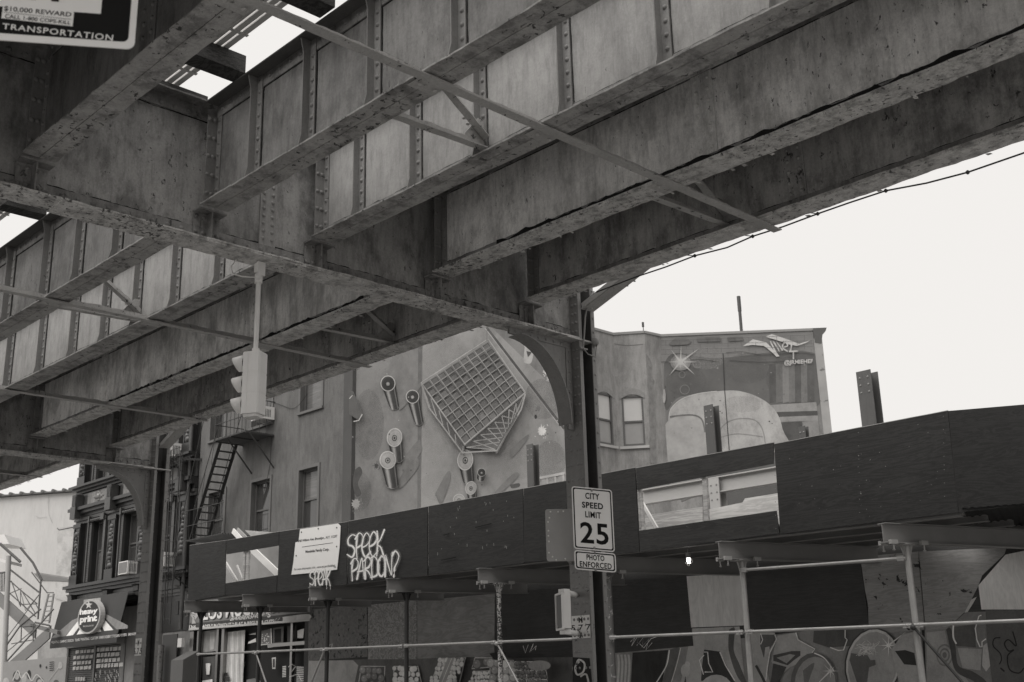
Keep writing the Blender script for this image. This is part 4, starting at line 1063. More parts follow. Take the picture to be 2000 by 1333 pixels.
# ================================================================== buildings
STUC = surf('stucco', 0.13, 0.3, 0.8, grit=0.4, mott=0.18, mscale=1.2, streak=0.25, rough=0.92, bump=0.5, bscale=16, spec=0.2)
STUC2 = surf('painted_block_wall', 0.30, 0.35, 0.6, grit=0.4, mott=0.25, mscale=1.5, streak=0.25, rough=0.92, bump=0.4, bscale=14, peel=0.68, peelg=0.13, pscale=3, spec=0.2)
DTRIM = surf('dark_trim', 0.085, 0.3, 2, rough=0.6)
MTRIM = surf('window_trim', 0.11, 0.2, 2, rough=0.6)
WFR = surf('window_frame', 0.10, 0.2, 3, rough=0.4)
WFL = surf('pale_window_frame', 0.34, 0.2, 3, rough=0.5)
k = NT('window_glass'); n_ = k.noise(0.9, 3); GLASS = k.done(k.math('MULTIPLY', 0.05, k.math('ADD', 0.4, n_)), 0.04, 0.0, k.noise(1.6, 2), 0.06, 0.02, 0.9)
k = NT('pale_pane_reflection'); n_ = k.noise((2, 2, 40), 2); PANE_REFL = k.done(k.math('MULTIPLY', 0.12, k.math('ADD', 0.5, n_)), 0.12, spec=0.6)  # bright window reflection painted into the pane as pale streaks
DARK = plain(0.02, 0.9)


def wall_holes(mb, o, u, w, h, holes, nn, depth):
    """front skin with holes and their reveals; o lower-left, u along, nn outward"""
    us = sorted({0, w}|{x for q in holes for x in q[:2]}); vs_ = sorted({0, h}|{x for q in holes for x in q[2:]})
    pt = lambda a, b, d=0: o+u*a+VZ*b-nn*d
    for i in range(len(us)-1):
        for j in range(len(vs_)-1):
            a, b, c, d = us[i], us[i+1], vs_[j], vs_[j+1]
            if any(q[0]-1e-6 <= a and b <= q[1]+1e-6 and q[2]-1e-6 <= c and d <= q[3]+1e-6 for q in holes): continue
            mb.face([pt(a, c), pt(b, c), pt(b, d), pt(a, d)])
    for a, b, c, d in holes:
        mb.face([pt(a, c), pt(a, d), pt(a, d, depth), pt(a, c, depth)]); mb.face([pt(b, c), pt(b, c, depth), pt(b, d, depth), pt(b, d)])
        mb.face([pt(a, d), pt(b, d), pt(b, d, depth), pt(a, d, depth)]); mb.face([pt(a, c), pt(a, c, depth), pt(b, c, depth), pt(b, c)])


def window(parent, o, u, nn, w, h, frame=WFR, trim=MTRIM, sill=True, depth=0.14, casing=0.07, upper=GLASS, lower=GLASS, mid=0.5, arch=0.0, label=None):
    """double-hung window set in a reveal; o lower-left of the opening on the wall face"""
    fr = MB(); d0 = nn*(-depth+0.05); t = 0.05
    def bx(mb, a, b, c, d, p0, p1):
        q = [o+u*a+VZ*c, o+u*b+VZ*c, o+u*b+VZ*d, o+u*a+VZ*d]
        mb.prism([x-nn*p0 for x in q], nn*(p0-p1))
    bx(fr, 0, t, 0, h, depth, depth-0.07); bx(fr, w-t, w, 0, h, depth, depth-0.07); bx(fr, t, w-t, h-t, h, depth, depth-0.07); bx(fr, t, w-t, 0, t, depth, depth-0.07)
    bx(fr, t, w-t, h*mid-0.025, h*mid+0.025, depth-0.002, depth-0.055)
    f = fr.build('window', frame, parent, label=label)
    p = MB(); bx(p, t, w-t, h*mid+0.025, h-t, depth-0.01, depth-0.02); p.build('pane', upper, f)
    p = MB(); bx(p, t, w-t, t, h*mid-0.025, depth-0.004, depth-0.014); p.build('pane', lower, f)
    if casing:
        c = MB(); k = casing
        bx(c, -k, 0.0, -0.02, h+k, -0.002, -0.03); bx(c, w, w+k, -0.02, h+k, -0.002, -0.03); bx(c, 0, w, h, h+k, -0.002, -0.03); c.build('casing', trim, f)
    if sill:
        s = MB(); bx(s, -0.1, w+0.1, -0.09, -0.021, -0.002, -0.07); s.build('sill', trim, f)
    return f


def air_con(x, z, y0, label, w=0.6, h=0.38, d=0.42, u=VX):
    t = thing('air_conditioner', (x+w/2, y0-d/2, z), label, 'air conditioner', 'window air conditioners')
    wm = surf('casing_white', 0.62, 0.08, 4, streak=0.1, rough=0.5)
    m = MB(); m.box((x, y0-d, z), (x+w, y0, z+h)); m.build('casing', wm, t)
    m = MB(); m.box((x+0.03, y0-d-0.006, z+0.03), (x+w-0.03, y0-d-0.0005, z+h-0.03)); m.build('grille', surf('grille', 0.16, 0.3, 9, rough=0.6), t)
    m = MB()
    for i in range(5): m.box((x+w+0.0005, y0-d+0.06+i*0.05, z+0.06), (x+w+0.004, y0-d+0.085+i*0.05, z+h-0.08))
    m.build('vent', plain(0.1), t)
    return t


YW = 17.5
# -- stucco corner building
BX0, BX1, BH = -31.72, -24.2, 12.6
SB_ = thing('stucco_building', (-28, YW+3, 0.15), 'grey stucco apartment building with a barbershop on its ground floor', 'building')
def wx(px, py): q = at(px, py, Y=YW); return q.x, q.z
win = []
def wq(l, r_, top, bot):
    x0 = wx(*l)[0]; x1 = wx(*r_)[0]; return (x0-BX0, x1-BX0, bot-0.15-3.2, top-0.15-3.2)
ZB1, ZT1 = 5.70, 7.33
W_ = []
for l, r_ in (((584, 970), (621, 965)), ((491, 990), (527, 985)), ((407, 1010), (438, 1005))): W_.append(wq(l, r_, ZT1, ZB1))
for l, r_ in (((588, 780), (629, 775)), ((493, 815), (531, 810)), ((412, 840), (440, 830))): W_.append(wq(l, r_, 10.75, 8.97))
m = MB(); o = V(BX0, YW, 3.35)
wall_holes(m, o, VX, BX1-BX0, BH-3.35, W_, V(0, -1, 0), 0.2)
m.face([(BX1, YW, 0.15), (BX1, YW+9, 0.15), (BX1, YW+9, BH), (BX1, YW, BH)]); m.face([(BX0, YW+9, 0.15), (BX0, YW, 0.15), (BX0, YW, BH), (BX0, YW+9, BH)])
m.face([(BX0, YW, BH), (BX1, YW, BH), (BX1, YW+9, BH), (BX0, YW+9, BH)]); m.face([(BX0, YW+9, 0.15), (BX0, YW+9, BH), (BX1, YW+9, BH), (BX1, YW+9, 0.15)])
m.build('wall', STUC, SB_)
m = MB(); m.box((BX1-0.02, YW-0.05, 3.3), (BX1+0.36, YW+0.2, BH+0.2)); m.build('corner_pier', surf('pier_paint', 0.07, 0.25, 1.5, rough=0.9, bump=0.3), SB_)
m = MB(); m.box((BX0-0.15, YW-0.4, BH), (BX1+0.2, YW+0.1, BH+0.5)); m.build('cornice', DTRIM, SB_)
for i, (a, b, c, d) in enumerate(W_):
    window(SB_, o+VX*a+VZ*c, VX, V(0, -1, 0), b-a, d-c, frame=WFR, trim=MTRIM, depth=0.19, casing=0.085, upper=PANE_REFL if i in (0, 4) else GLASS, lower=GLASS if i != 3 else PANE_REFL, sill=True)
ac_x = wx(516, 840)[0]
air_con(ac_x, 8.98, YW-0.02, 'white air conditioner caged above the black fire escape landing', 0.55, 0.36)
# shorts hung in a window
# fire escape
FE = thing('fire_escape', (-28.4, YW-0.4, 5.3), 'black iron fire escape with a steep ladder on the stucco building', 'fire escape')
IRON = surf('black_iron', 0.035, 0.3, 4, rough=0.6)
zf = 8.55; xa, xb, ya = -29.25, -27.6, 16.58
m = MB()
for i in range(15): m.box((xa, ya+i*0.062, zf-0.02), (xb, ya+0.035+i*0.062, zf+0.02))
for x in (xa, -28.4, xb): m.box((x-0.02, ya, zf-0.05), (x+0.02, YW, zf-0.021))
m.build('landing', IRON, FE)
m = MB()
for x in (-28.7, xb+0.05): m.tube([(x, ya+0.1, zf-0.05), (x, YW-0.0, zf-0.95)], 0.022, 6)
m.build('landing_bracket', IRON, FE)
m = MB()
for z in (0.45, 0.95): m.tube([(xa, YW, zf+z), (xa, ya, zf+z), (xb, ya, zf+z), (xb, YW, zf+z)], 0.014, 5)
for i in range(9): m.tube([(xa+i*(xb-xa)/8, ya, zf), (xa+i*(xb-xa)/8, ya, zf+0.95)], 0.009, 4)
for i in range(1, 4): m.tube([(xb, ya+i*0.22, zf), (xb, ya+i*0.22, zf+0.95)], 0.009, 4)
m.build('railing', IRON, FE)
m = MB(); p0 = at(430, 866, Y=16.68); p1 = at(460, 868, Y=17.2); q0 = at(374, 1050, Y=16.68); q1 = at(399, 1056, Y=17.2)
p1.z = p0.z; q1.z = q0.z; p1.x = p0.x; q1.x = q0.x
q0 = p0+(q0-p0)*1.02; q1 = p1+(q1-p1)*1.02
m.bar(p0, q0, 0.03, 0.10, up=VY); m.bar(p1, q1, 0.03, 0.10, up=VY)
for i in range(1, 13):
    a_, b_ = p0.lerp(q0, i/12.6), p1.lerp(q1, i/12.6); m.bar(a_, b_, 0.13, 0.022)
m.build('ladder', IRON, FE)
m = MB()
for yy in (16.62, 17.24):
    a_ = V(p0.x+0.2, yy, zf+0.9); b_ = V(q0.x+0.2, yy, q0.z+0.85)
    m.tube([a_, b_], 0.012, 5)
    for t in (0.3, 0.62, 0.95): c_ = a_.lerp(b_, t); m.tube([c_, c_-V(0.12, 0, 0.75)], 0.008, 4)
m.tube([V(p0.x-0.25, 16.62, zf+2.6), V(q0.x-0.9, 16.62, 5.4)], 0.012, 5)
m.build('handrail', IRON, FE)
zl = at(400, 1052, Y=16.8).z; m = MB()
for i in range(10): m.box((-30.7, ya+i*0.09, zl-0.03), (-28.6, ya+0.03+i*0.09, zl))
for z in (0.4, 0.85): m.tube([(-30.7, ya, zl+z), (-28.6, ya, zl+z)], 0.012, 5)
for i in range(10): m.tube([(-30.7+i*0.23, ya, zl), (-30.7+i*0.23, ya, zl+0.85)], 0.007, 4)
m.build('lower_landing', IRON, FE)
m = MB(); q = [(520, 783), (545, 790), (570, 798), (585, 790), (600, 770)]; m.tube([at(a, b, Y=YW-0.03) for a, b in smooth_line(q)], 0.008, 4)
m.tube([at(a, b, Y=YW-0.03) for a, b in [(530, 850), (528, 905), (520, 945)]], 0.008, 4); m.build('facade_wire', IRON, SB_)

# -- barbershop
BS = thing('barbershop_sign', at(490, 1220, Y=17.35), 'dark fascia sign lettered barbershop fades blowout flat and regular cuts', 'sign')
YB = 17.36
m = MB(); m.prism([at(*p, Y=YB) for p in [(373, 1172), (606, 1140), (606, 1206), (369, 1227)]], (0, 0.12, 0)); m.build('fascia', surf('fascia_grey', 0.16, 0.25, 1.5, rough=0.5), BS)
m = MB(); m.prism([at(*p, Y=YB-0.03) for p in [(369, 1227.5), (604, 1209), (604, 1213), (368, 1231.5)]], (0, 0.14, 0)); m.build('trim', plain(0.42), BS)
a = Art(0.003, 1.5, Y=YB)
a.poly([(370, 1226), (606, 1205.5), (606, 1196), (545, 1202), (400, 1216), (371, 1217)], 0.05)
a.text('LOS MUCHACHOS', [(399, 1186), (592, 1155), (593, 1193), (399, 1214)], 0.03, bold=0.04)
a.text('LOS MUCHACHOS', [(397, 1184), (590, 1153), (591, 1191), (397, 1212)], 0.5, bold=0.025)
a.text('BARBERSHOP', [(453, 1205), (517, 1197), (517, 1206), (449, 1213)], 0.46, bold=0.01, shear=0.35)
a.text("'S", [(520, 1196), (529, 1195), (529, 1206), (520, 1207)], 0.46, bold=0.02)
a.text('FADES * BLOWOUT * FLAT & REGULAR CUTS', [(393, 1221), (536, 1210), (536, 1216.5), (393, 1227.2)], 0.5, bold=0.02)
a.text('1366', [(370, 1222), (383, 1221), (383, 1228), (370, 1229)], 0.55, bold=0.02)
a.poly([(553, 1207), (556, 1205), (603, 1200), (603, 1211), (556, 1215), (553, 1213)], 0.36, True)
a.poly([(375, 1196), (384, 1194), (387, 1204), (381, 1212), (383, 1218), (375, 1219), (377, 1208), (373, 1203)], 0.3)
for i in range(3): a.line([(374+i*3, 1199+i*4), (382-i, 1202+i*5)], 1.2, 0.08)
a.line([(537, 1214), (541, 1208), (543, 1214), (547, 1207)], 1, 0.3)
a.build('lettering', BS)
SF = thing('shop_front', (-28.6, 17.55, 0.15), None, None, parent=SB_)
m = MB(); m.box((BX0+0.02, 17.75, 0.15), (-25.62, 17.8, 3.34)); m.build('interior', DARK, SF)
ALU = plain(0.30, 0.4, 1.0)
for l, r_ in ((369, 376), (383, 389), (421, 425), (431, 436), (566, 570), (594, 597)):
    x0, x1 = at(l, 1280, Y=17.5).x, at(r_, 1280, Y=17.5).x; MB().box((x0, 17.5, 0.15), (x1, 17.6, 3.34)).build('mullion', ALU, SF)
x0, x1 = at(526, 1280, Y=17.5).x, at(604, 1280, Y=17.5).x; zt_ = at(560, 1262, Y=17.5).z; MB().box((x0, 17.49, zt_), (x1, 17.61, zt_+0.09)).build('transom', ALU, SF)
a = Art(0.0, 1.7, Y=17.62)
a.poly([(395, 1234), (424, 1230), (422, 1272), (396, 1275)], 0.17); a.poly([(396, 1284), (421, 1282), (420, 1345), (395, 1345)], 0.055); a.poly([(410, 1236), (420, 1234), (418, 1268), (410, 1270)], 0.26)
a.poly([(440, 1236), (479, 1231), (474, 1345), (436, 1345)], 0.30)
for i in range(7): a.line([(444+i*5.2, 1236-i*0.6), (441+i*5.2, 1345)], 1.3, 0.2 if i % 2 else 0.42)
a.poly([(486, 1254), (500, 1247), (501, 1254), (485, 1258)], 0.4); a.poly([(486, 1240), (500, 1236), (500, 1240)], 0.3)
a.poly([(511, 1233), (530, 1228), (531, 1258), (510, 1260)], 0.11); a.line([(530, 1228), (531, 1258), (510, 1260)], 2, 0.36)
for i in range(22): x = ph.uniform(512, 528); y = ph.uniform(1238, 1257); a.ell(x, y, 0.8, 1.1, 0.5, n=6)
a.poly([(535, 1227), (556, 1224), (555, 1257), (535, 1259)], 0.07); a.poly([(538, 1230), (551, 1228), (551, 1254), (538, 1256)], 0.012)
a.poly([(563, 1224), (581, 1221), (581, 1258), (563, 1259)], 0.05); a.poly([(583, 1232), (596, 1228), (594, 1247), (583, 1247)], 0.38)
a.poly([(524, 1259), (600, 1252), (600, 1258), (525, 1266)], 0.22)
a.poly([(533, 1285), (541, 1284), (540, 1307), (534, 1307)], 0.32); a.poly([(535, 1288), (539, 1287), (539, 1304), (535, 1304)], 0.04)
for i in range(7): a.poly([(554, 1302+i*3.2), (561, 1301+i*3.2), (561, 1303+i*3.2), (554, 1304+i*3.2)], 0.42)
for i in range(9): a.poly([(582, 1302+i*3.6), (597, 1303+i*3.6), (597, 1305+i*3.6), (582, 1304.4+i*3.6)], 0.36)
a.poly([(438, 1315), (448, 1314), (448, 1321), (438, 1322)], 0.02); a.poly([(438, 1324), (452, 1322), (451, 1331), (438, 1331)], 0.03); a.poly([(405, 1296), (414, 1296), (412, 1318), (406, 1318)], 0.36)
a.poly([(398, 1330), (418, 1327), (418, 1345), (398, 1345)], 0.42)
a.poly([(481, 1300), (483, 1288), (480, 1305)], 0.4); a.poly([(485, 1328), (500, 1325), (512, 1330), (512, 1345), (483, 1345)], 0.12)
a.build('shop_window', SF)

# -- ornate dark metal-front building
OR = thing('ornate_building', (-36, YW+3, 0.15), 'dark ornate metal fronted house with carved pilasters and tall windows', 'building')
ORN = surf('cast_iron_front', 0.022, 0.5, 3.0, streak=0.25, rough=0.35, bump=0.3, bscale=30, speck=0.15, speckg=0.15, spec=0.5)
ORL = surf('worn_iron_front', 0.055, 0.5, 4.0, streak=0.3, rough=0.4, bump=0.4, bscale=30, spec=0.5)
OX0, OX1, OH = -40.0, -31.75, 12.4
ow = []
for l, r_ in (((181.5, 1060), (205, 1050)), ((243, 1060), (272, 1050)), ((312, 1040), (339, 1030))):
    x0 = at(*l, Y=YW).x; x1 = at(*r_, Y=YW).x; ow.append((x0-OX0, x1-OX0, 5.32-3.4, 7.36-3.4)); ow.append((x0-OX0, x1-OX0, 8.75-3.4, 10.6-3.4))
o = V(OX0, YW, 3.4); m = MB(); wall_holes(m, o, VX, OX1-OX0, OH-3.4, ow, V(0, -1, 0), 0.25)
m.face([(OX0, YW+9, 0.15), (OX0, YW, 0.15), (OX0, YW, OH), (OX0, YW+9, OH)]); m.face([(OX1, YW, 0.15), (OX1, YW+9, 0.15), (OX1, YW+9, OH), (OX1, YW, OH)]); m.face([(OX0, YW, OH), (OX1, YW, OH), (OX1, YW+9, OH), (OX0, YW+9, OH)])
m.build('wall', ORN, OR)
for a_, b, c, d in ow: window(OR, o+VX*a_+VZ*c, VX, V(0, -1, 0), b-a_, d-c, frame=WFR, trim=ORN, depth=0.24, casing=0.0, sill=False, upper=GLASS, lower=PANE_REFL if a_ < 3 else GLASS, mid=0.52)


def band(z0, z1, proj, name, mat_, x0=OX0-0.12, x1=OX1, steps=3, slope=1):
    mb = MB(); h = (z1-z0)/steps
    for i in range(steps):
        pj = proj*((i+1)/steps if slope > 0 else (steps-i)/steps)
        mb.box((x0-pj*0.5, YW-pj, z0+i*h+0.001), (x1, YW-0.001, z0+(i+1)*h))
    return mb.build(name, mat_, OR)
band(4.95, 5.26, 0.30, 'sill_course', ORN)
band(4.45, 4.62, 0.08, 'lower_moulding', ORL, steps=2); band(4.66, 4.9, 0.05, 'lower_moulding', ORL, steps=1)
band(7.62, 7.95, 0.34, 'cornice', ORN); band(7.40, 7.60, 0.12, 'frieze', ORL, steps=2)
band(8.48, 8.72, 0.38, 'upper_ledge', ORN); band(7.97, 8.46, 0.06, 'upper_frieze', ORL, steps=1)
band(11.2, 11.6, 0.4, 'upper_cornice', ORN); band(12.0, 12.45, 0.6, 'roof_cornice', ORN)
pil = [-39.75, -37.05, -34.9, -32.25]
for x in pil:
    for z0, z1 in ((5.27, 7.39), (8.73, 11.19)):
        m = MB(); m.box((x-0.26, YW-0.16, z0), (x+0.26, YW-0.001, z1)); m.box((x-0.30, YW-0.2, z0), (x+0.30, YW-0.161, z0+0.34)); m.box((x-0.30, YW-0.2, z1-0.14), (x+0.30, YW-0.161, z1))
        for sg in (-1, 1): m.box((x+sg*0.2-0.03, YW-0.19, z0+0.36), (x+sg*0.2+0.03, YW-0.161, z1-0.16))
        pl_ = m.build('pilaster', ORN, OR)
        c = MB(); z = z0+0.44
        while z < z1-0.3:
            c.dome((x+random.uniform(-.03, .03), YW-0.165, z), (0, -1, 0), random.uniform(0.06, 0.10)); c.dome((x+random.uniform(-.1, .1), YW-0.163, z+0.06), (0, -1, 0), 0.045); z += 0.13
        c.build('carved_ornament', ORL, pl_)
    b = MB()
    b.prism([(x-0.16, YW-0.02, 4.62), (x-0.16, YW-0.12, 4.62), (x-0.16, YW-0.24, 4.72), (x-0.16, YW-0.26, 4.90), (x-0.16, YW-0.32, 4.95), (x-0.16, YW-0.02, 4.95)], (0.32, 0, 0))
    b.build('console_bracket', ORN, OR)
    b = MB(); b.box((x-0.2, YW-0.40, 7.55), (x+0.2, YW-0.2, 7.98)); b.prism([(x-0.16, YW-0.1, 7.98), (x-0.16, YW-0.30, 7.98), (x-0.16, YW-0.38, 8.4), (x-0.16, YW-0.1, 8.4)], (0.32, 0, 0))
    for k in range(3): b.box((x-0.13+k*0.10, YW-0.39, 8.0), (x-0.07+k*0.10, YW-0.30, 8.35))
    b.build('cornice_block', ORL, OR)
for a_, b, c, d in ow:        # moulded window surrounds with rope edges and a hood
    x0, x1 = OX0+a_, OX0+b; z0, z1 = 3.4+c, 3.4+d; m = MB()
    for x, sg in ((x0, -1), (x1, 1)):
        m.box((x, YW-0.09, z0), (x+sg*0.08, YW-0.002, z1)); m.box((x+sg*0.16, YW-0.13, z0), (x+sg*0.24, YW-0.002, z1))
        z = z0+0.03
        while z < z1: m.dome((x+sg*0.12, YW-0.06, z), (0, -1, 0), 0.045); z += 0.075
        m.box((x+sg*0.02-0.09, YW-0.2, z1-0.02), (x+sg*0.1+0.09, YW-0.14, z1+0.2))
    m.box((x0-0.26, YW-0.14, z1+0.005), (x1+0.26, YW-0.002, z1+0.10))
    for i in range(7): m.dome((x0+0.05+i*(x1-x0-0.1)/6, YW-0.14, z1+0.05), (0, -1, 0), 0.04)
    m.build('window_surround', ORL, OR)
for xa_, xb_ in ((-39.3, -37.5), (-36.6, -35.3), (-34.5, -32.7)):
    m = MB(); m.box((xa_, YW-0.085, 8.02), (xb_, YW-0.061, 8.42)); c = (xa_+xb_)/2
    for dx, dz, r in ((0, .2, .1), (0.1, .25, .06), (-.1, .25, .06), (.2, .18, .05), (-.2, .18, .05), (0, .33, .06), (0, .07, .05), (.32, .2, .04), (-.32, .2, .04)): m.dome((c+dx, YW-0.085, 8.02+dz), (0, -1, 0), r)
    m.build('frieze_panel', surf('weathered_zinc', 0.26, 0.4, 3, streak=0.4, rough=0.45, metal=0.3), OR)
m = MB(); m.tube([(-31.95, YW-0.2, 3.4), (-31.95, YW-0.2, 12)], 0.06, 8); m.tube([(-32.12, YW-0.16, 3.4), (-32.12, YW-0.16, 12)], 0.04, 8); m.build('downpipe', ORL, OR)
# ground floor: masonry, door and shutters
m = MB(); m.box((-40.0, YW+0.03, 0.15), (-31.75, YW+0.3, 3.395)); m.build('ground_floor_wall', surf('ground_floor_render', 0.19, 0.3, 1.0, streak=0.2, rough=0.9), OR)
m = MB(); m.box((-35.9, YW-0.12, 0.15), (-33.5, YW+0.025, 4.3)); m.build('rendered_pier', surf('ground_floor_render', 0.19), OR)
m = MB(); x0, x1 = at(317, 1290, Y=YW-0.13).x, at(345, 1290, Y=YW-0.13).x; m.box((x0, YW-0.155, 0.15), (x1, YW-0.125, at(330, 1240, Y=YW-.13).z)); m.build('door', plain(0.045), OR)
m = MB(); p = at(350, 1188, Y=YW-0.13); m.box((p.x-0.1, YW-0.22, p.z-0.2), (p.x+0.1, YW-0.125, p.z+0.2)); m.build('wall_box', plain(0.03), OR)
m = MB(); p = at(356, 1255, Y=YW-0.13); m.box((p.x-0.12, YW-0.22, p.z-0.14), (p.x+0.12, YW-0.125, p.z+0.12)); m.build('meter', plain(0.5), OR)
q = at(352, 1300, Y=17.0); m = MB(); m.prism([(q.x-0.45, 17.45, q.z+0.4), (q.x-0.45, 16.95, q.z+0.15), (q.x-0.45, 16.95, q.z-0.9), (q.x-0.45, 17.45, q.z-0.9)], (0.7, 0, 0)); m.build('cabinet', plain(0.09), OR)
q = at(305, 1195, Y=17.0); m = MB(); m.tube([(q.x+0.1, 17.1, 0.15), (q.x+0.1, 17.1, 3.0)], 0.16, 10); m.build('standpipe', surf('rust_pipe', 0.2, 0.4, 3, peel=0.6, peelg=0.08, rough=0.8), OR)
# fire escape drop ladder on the ornate building
DL = thing('drop_ladder', (-33.2, 16.9, 3.4), 'thin black drop ladder and platform in front of the ornate building', 'fire escape')
m = MB()
for t_, b_ in (((334, 880), (319.5, 1219)), ((353, 880), (332, 1219))): m.tube([at(*t_, Y=16.8), at(*b_, Y=16.8)], 0.022, 6)
for t_, b_ in (((339, 880), (326, 1180)), ((357, 880), (340, 1133))): m.tube([at(*t_, Y=16.95), at(*b_, Y=16.95)], 0.018, 6)
for i in range(12): 
    a_ = at(334-i*1.28, 880+i*30, Y=16.8); b_ = at(353-i*1.9, 880+i*30, Y=16.8); m.tube([a_, V(b_.x, 16.8, a_.z)], 0.009, 4)
m.build('ladder', IRON, DL)
m = MB(); z = at(372, 890, Y=17.0).z
for i in range(10): m.box((-34.4, 16.6+i*0.09, z-0.03), (-31.9, 16.64+i*0.09, z))
m.bar((-32.1, 16.55, z-0.04), (-31.6, YW+0, z-0.04), 0.05, 0.07); m.tube([(-32.1, 16.7, z-0.06), (-31.9, YW, z-0.8)], 0.022, 6); m.tube([(-34.3, 16.7, z-0.06), (-34.3, YW, z-0.8)], 0.022, 6)
m.build('platform', IRON, DL)
m = MB(); z2 = at(350, 1115, Y=17.0).z
for i in range(10): m.box((-34.2, 16.7+i*0.08, z2-0.03), (-31.8, 16.735+i*0.08, z2))
m.tube([(-31.9, 16.8, z2-0.05), (-31.9, YW, z2-0.5)], 0.02, 6)
m.build('platform', IRON, DL)
m = MB()
for zz in (z2+0.45, z2+0.9): m.tube([(-34.2, 16.68, zz), (-31.8, 16.68, zz)], 0.012, 5)
for i in range(9): m.tube([(-34.2+i*0.3, 16.68, z2), (-34.2+i*0.3, 16.68, z2+0.9)], 0.007, 4)
m.build('railing', IRON, DL)
air_con(at(233, 1110, Y=17.0).x, 5.28, YW-0.03, 'white air conditioner in the ornate building behind the far railway column', 0.62, 0.40, 0.5)
air_con(at(303, 1095, Y=17.0).x, 5.30, YW-0.03, 'white air conditioner beside the drop ladder in the ornate building', 0.62, 0.42, 0.5)
air_con(at(318, 880, Y=17.0).x, at(328, 893, Y=17).z, YW-0.03, 'white air conditioner high on the ornate building by the platform', 0.6, 0.42, 0.5)

# awning, oval sign and shutter of the print shop
AW = thing('shop_awning', (-38.6, 16.9, 3.4), 'dark sloping shop awning with pale sunray stripes and lettered valance', 'awning')
yb, yt = 16.55, 16.80
pL, pR = at(99, 1252, Y=yb), at(252, 1234, Y=yb); zb_ = (pL.z+pR.z)/2
xL, xR = pL.x, -34.45; zT = at(180, 1168, Y=yt).z
pn = V(0, -(zT-zb_), (yt-yb)).normalized(); pn = pn if pn.dot(FWD) < 0 else -pn
AWP = (V(xL, yb, zb_), pn)
DKC = surf('awning_cloth', 0.04, 0.3, 1.2, rough=0.8)
m = MB(); m.prism([(xL, yb, zb_), (xR, yb, zb_), (xR, yt, zT), (xL, yt, zT)], -pn*0.01); m.prism([(xL, yt+0.001, zT), (xR, yt+0.001, zT), (xR, YW-0.16, zT+0.12), (xL, YW-0.16, zT+0.12)], (0, 0, 0.01)); m.build('cloth', DKC, AW)
m = MB(); m.face([(xL, yb, zb_), (xL, yt, zT), (xL, YW-0.05, zT+0.12), (xL, YW-0.05, zb_)]); m.build('side_cloth', DKC, AW)
m = MB(); m.box((xL, yb-0.012, zb_-0.27), (xR, yb-0.002, zb_)); m.build('valance', plain(0.03), AW)
a = Art(0.004, 1.0, P=AWP); zc = (174, 1190)
for q, g in (([(100, 1247), (141, 1212), (158, 1205), (128, 1243)], 0.2), ([(129, 1243), (158, 1206), (164, 1212), (143, 1241)], 0.62), ([(150, 1240), (166, 1214), (190, 1212), (198, 1234)], 0.62), ([(204, 1233), (192, 1205), (197, 1202), (222, 1231)], 0.62), ([(228, 1230), (198, 1200), (206, 1199), (250, 1222), (250, 1228)], 0.2)): a.poly(q, g)
a.poly([(164, 1172), (197, 1168), (198, 1190), (163, 1195)], 0.3)
a.build('sunray_stripes', AW)
a = Art(0.003, Y=yb-0.012)
a.text('PRINTING GRAPHIC DESIGN  TSHIRT PRINTING  CUSTOM  EMBROIDERY STICKERS FLYERS  BANNERS', [(101, 1253), (268, 1235), (268, 1240.5), (101, 1258)], 0.62)
a.build('lettering', AW)
OV = thing('oval_sign', at(174, 1237, Y=16.4), 'black oval shop sign with a star and bulky white lettering', 'sign')
oc = at(173.5, 1205, Y=16.42); m = MB(); ux = at(196, 1202, Y=16.42).x-oc.x; uz = (at(174, 1172, Y=16.42).z-at(174, 1238, Y=16.42).z)/2; oc.z = (at(174, 1172, Y=16.42).z+at(174, 1238, Y=16.42).z)/2
el = lambda k, y: [(oc.x+ux*k*math.cos(t), y, oc.z+uz*k*math.sin(t)) for t in [2*math.pi*i/36 for i in range(36)]]
m.prism(el(1.0, 16.42), (0, 0.16, 0)); m.build('oval_rim', plain(0.34), OV)
m = MB(); m.prism(el(0.9, 16.412), (0, 0.006, 0)); m.build('oval_face', plain(0.025), OV)
a = Art(0.011, Y=16.42)
a.text('heavy', [(157, 1190), (192, 1186.5), (191, 1201), (156, 1205)], 0.7, bold=0.045, spacing=0.9); a.text('print', [(157, 1204.5), (191, 1201), (190, 1217), (156, 1221)], 0.7, bold=0.045, spacing=0.9)
a.text('BROOKLYN NY', [(163, 1222.5), (184, 1220.5), (184, 1223.5), (163, 1225.5)], 0.45, bold=0.02)
a.poly([(174+7.5*(1 if i % 2 == 0 else 0.42)*math.sin(i*math.pi/5), 1182-8.5*(1 if i % 2 == 0 else 0.42)*math.cos(i*math.pi/5)) for i in range(10)], 0.5)
a.build('lettering', OV)
SH = thing('roller_shutter', at(190, 1330, Y=17.4), 'ribbed dark roller shutter with pale block graffiti under the shop awning', 'shutter')
x0, x1 = at(131, 1300, Y=17.4).x, at(245, 1300, Y=17.4).x; zt_ = at(190, 1262, Y=17.4).z
m = MB(); vs = []; fs = []; nb = 44
for i in range(nb*4+1):
    z = 0.15+(zt_-0.15)*i/(nb*4); y = 17.42-0.022*abs(math.sin(i*math.pi/4)); vs += [(x0, y, z), (x1, y, z)]
for i in range(nb*4): fs.append([2*i, 2*i+1, 2*i+3, 2*i+2])
m.add(vs, fs); m.build('curtain', plain(0.06, 0.5), SH)
m = MB()
for l in (130, 183, 240): xx = at(l, 1300, Y=17.38).x; m.box((xx, 17.35, 0.15), (xx+0.12, 17.42, zt_+0.05))
m.box((x0, 17.3, zt_), (x1, 17.45, zt_+0.18)); m.build('guide_rail', plain(0.10, 0.5), SH)
a = Art(0.0, Y=17.385)
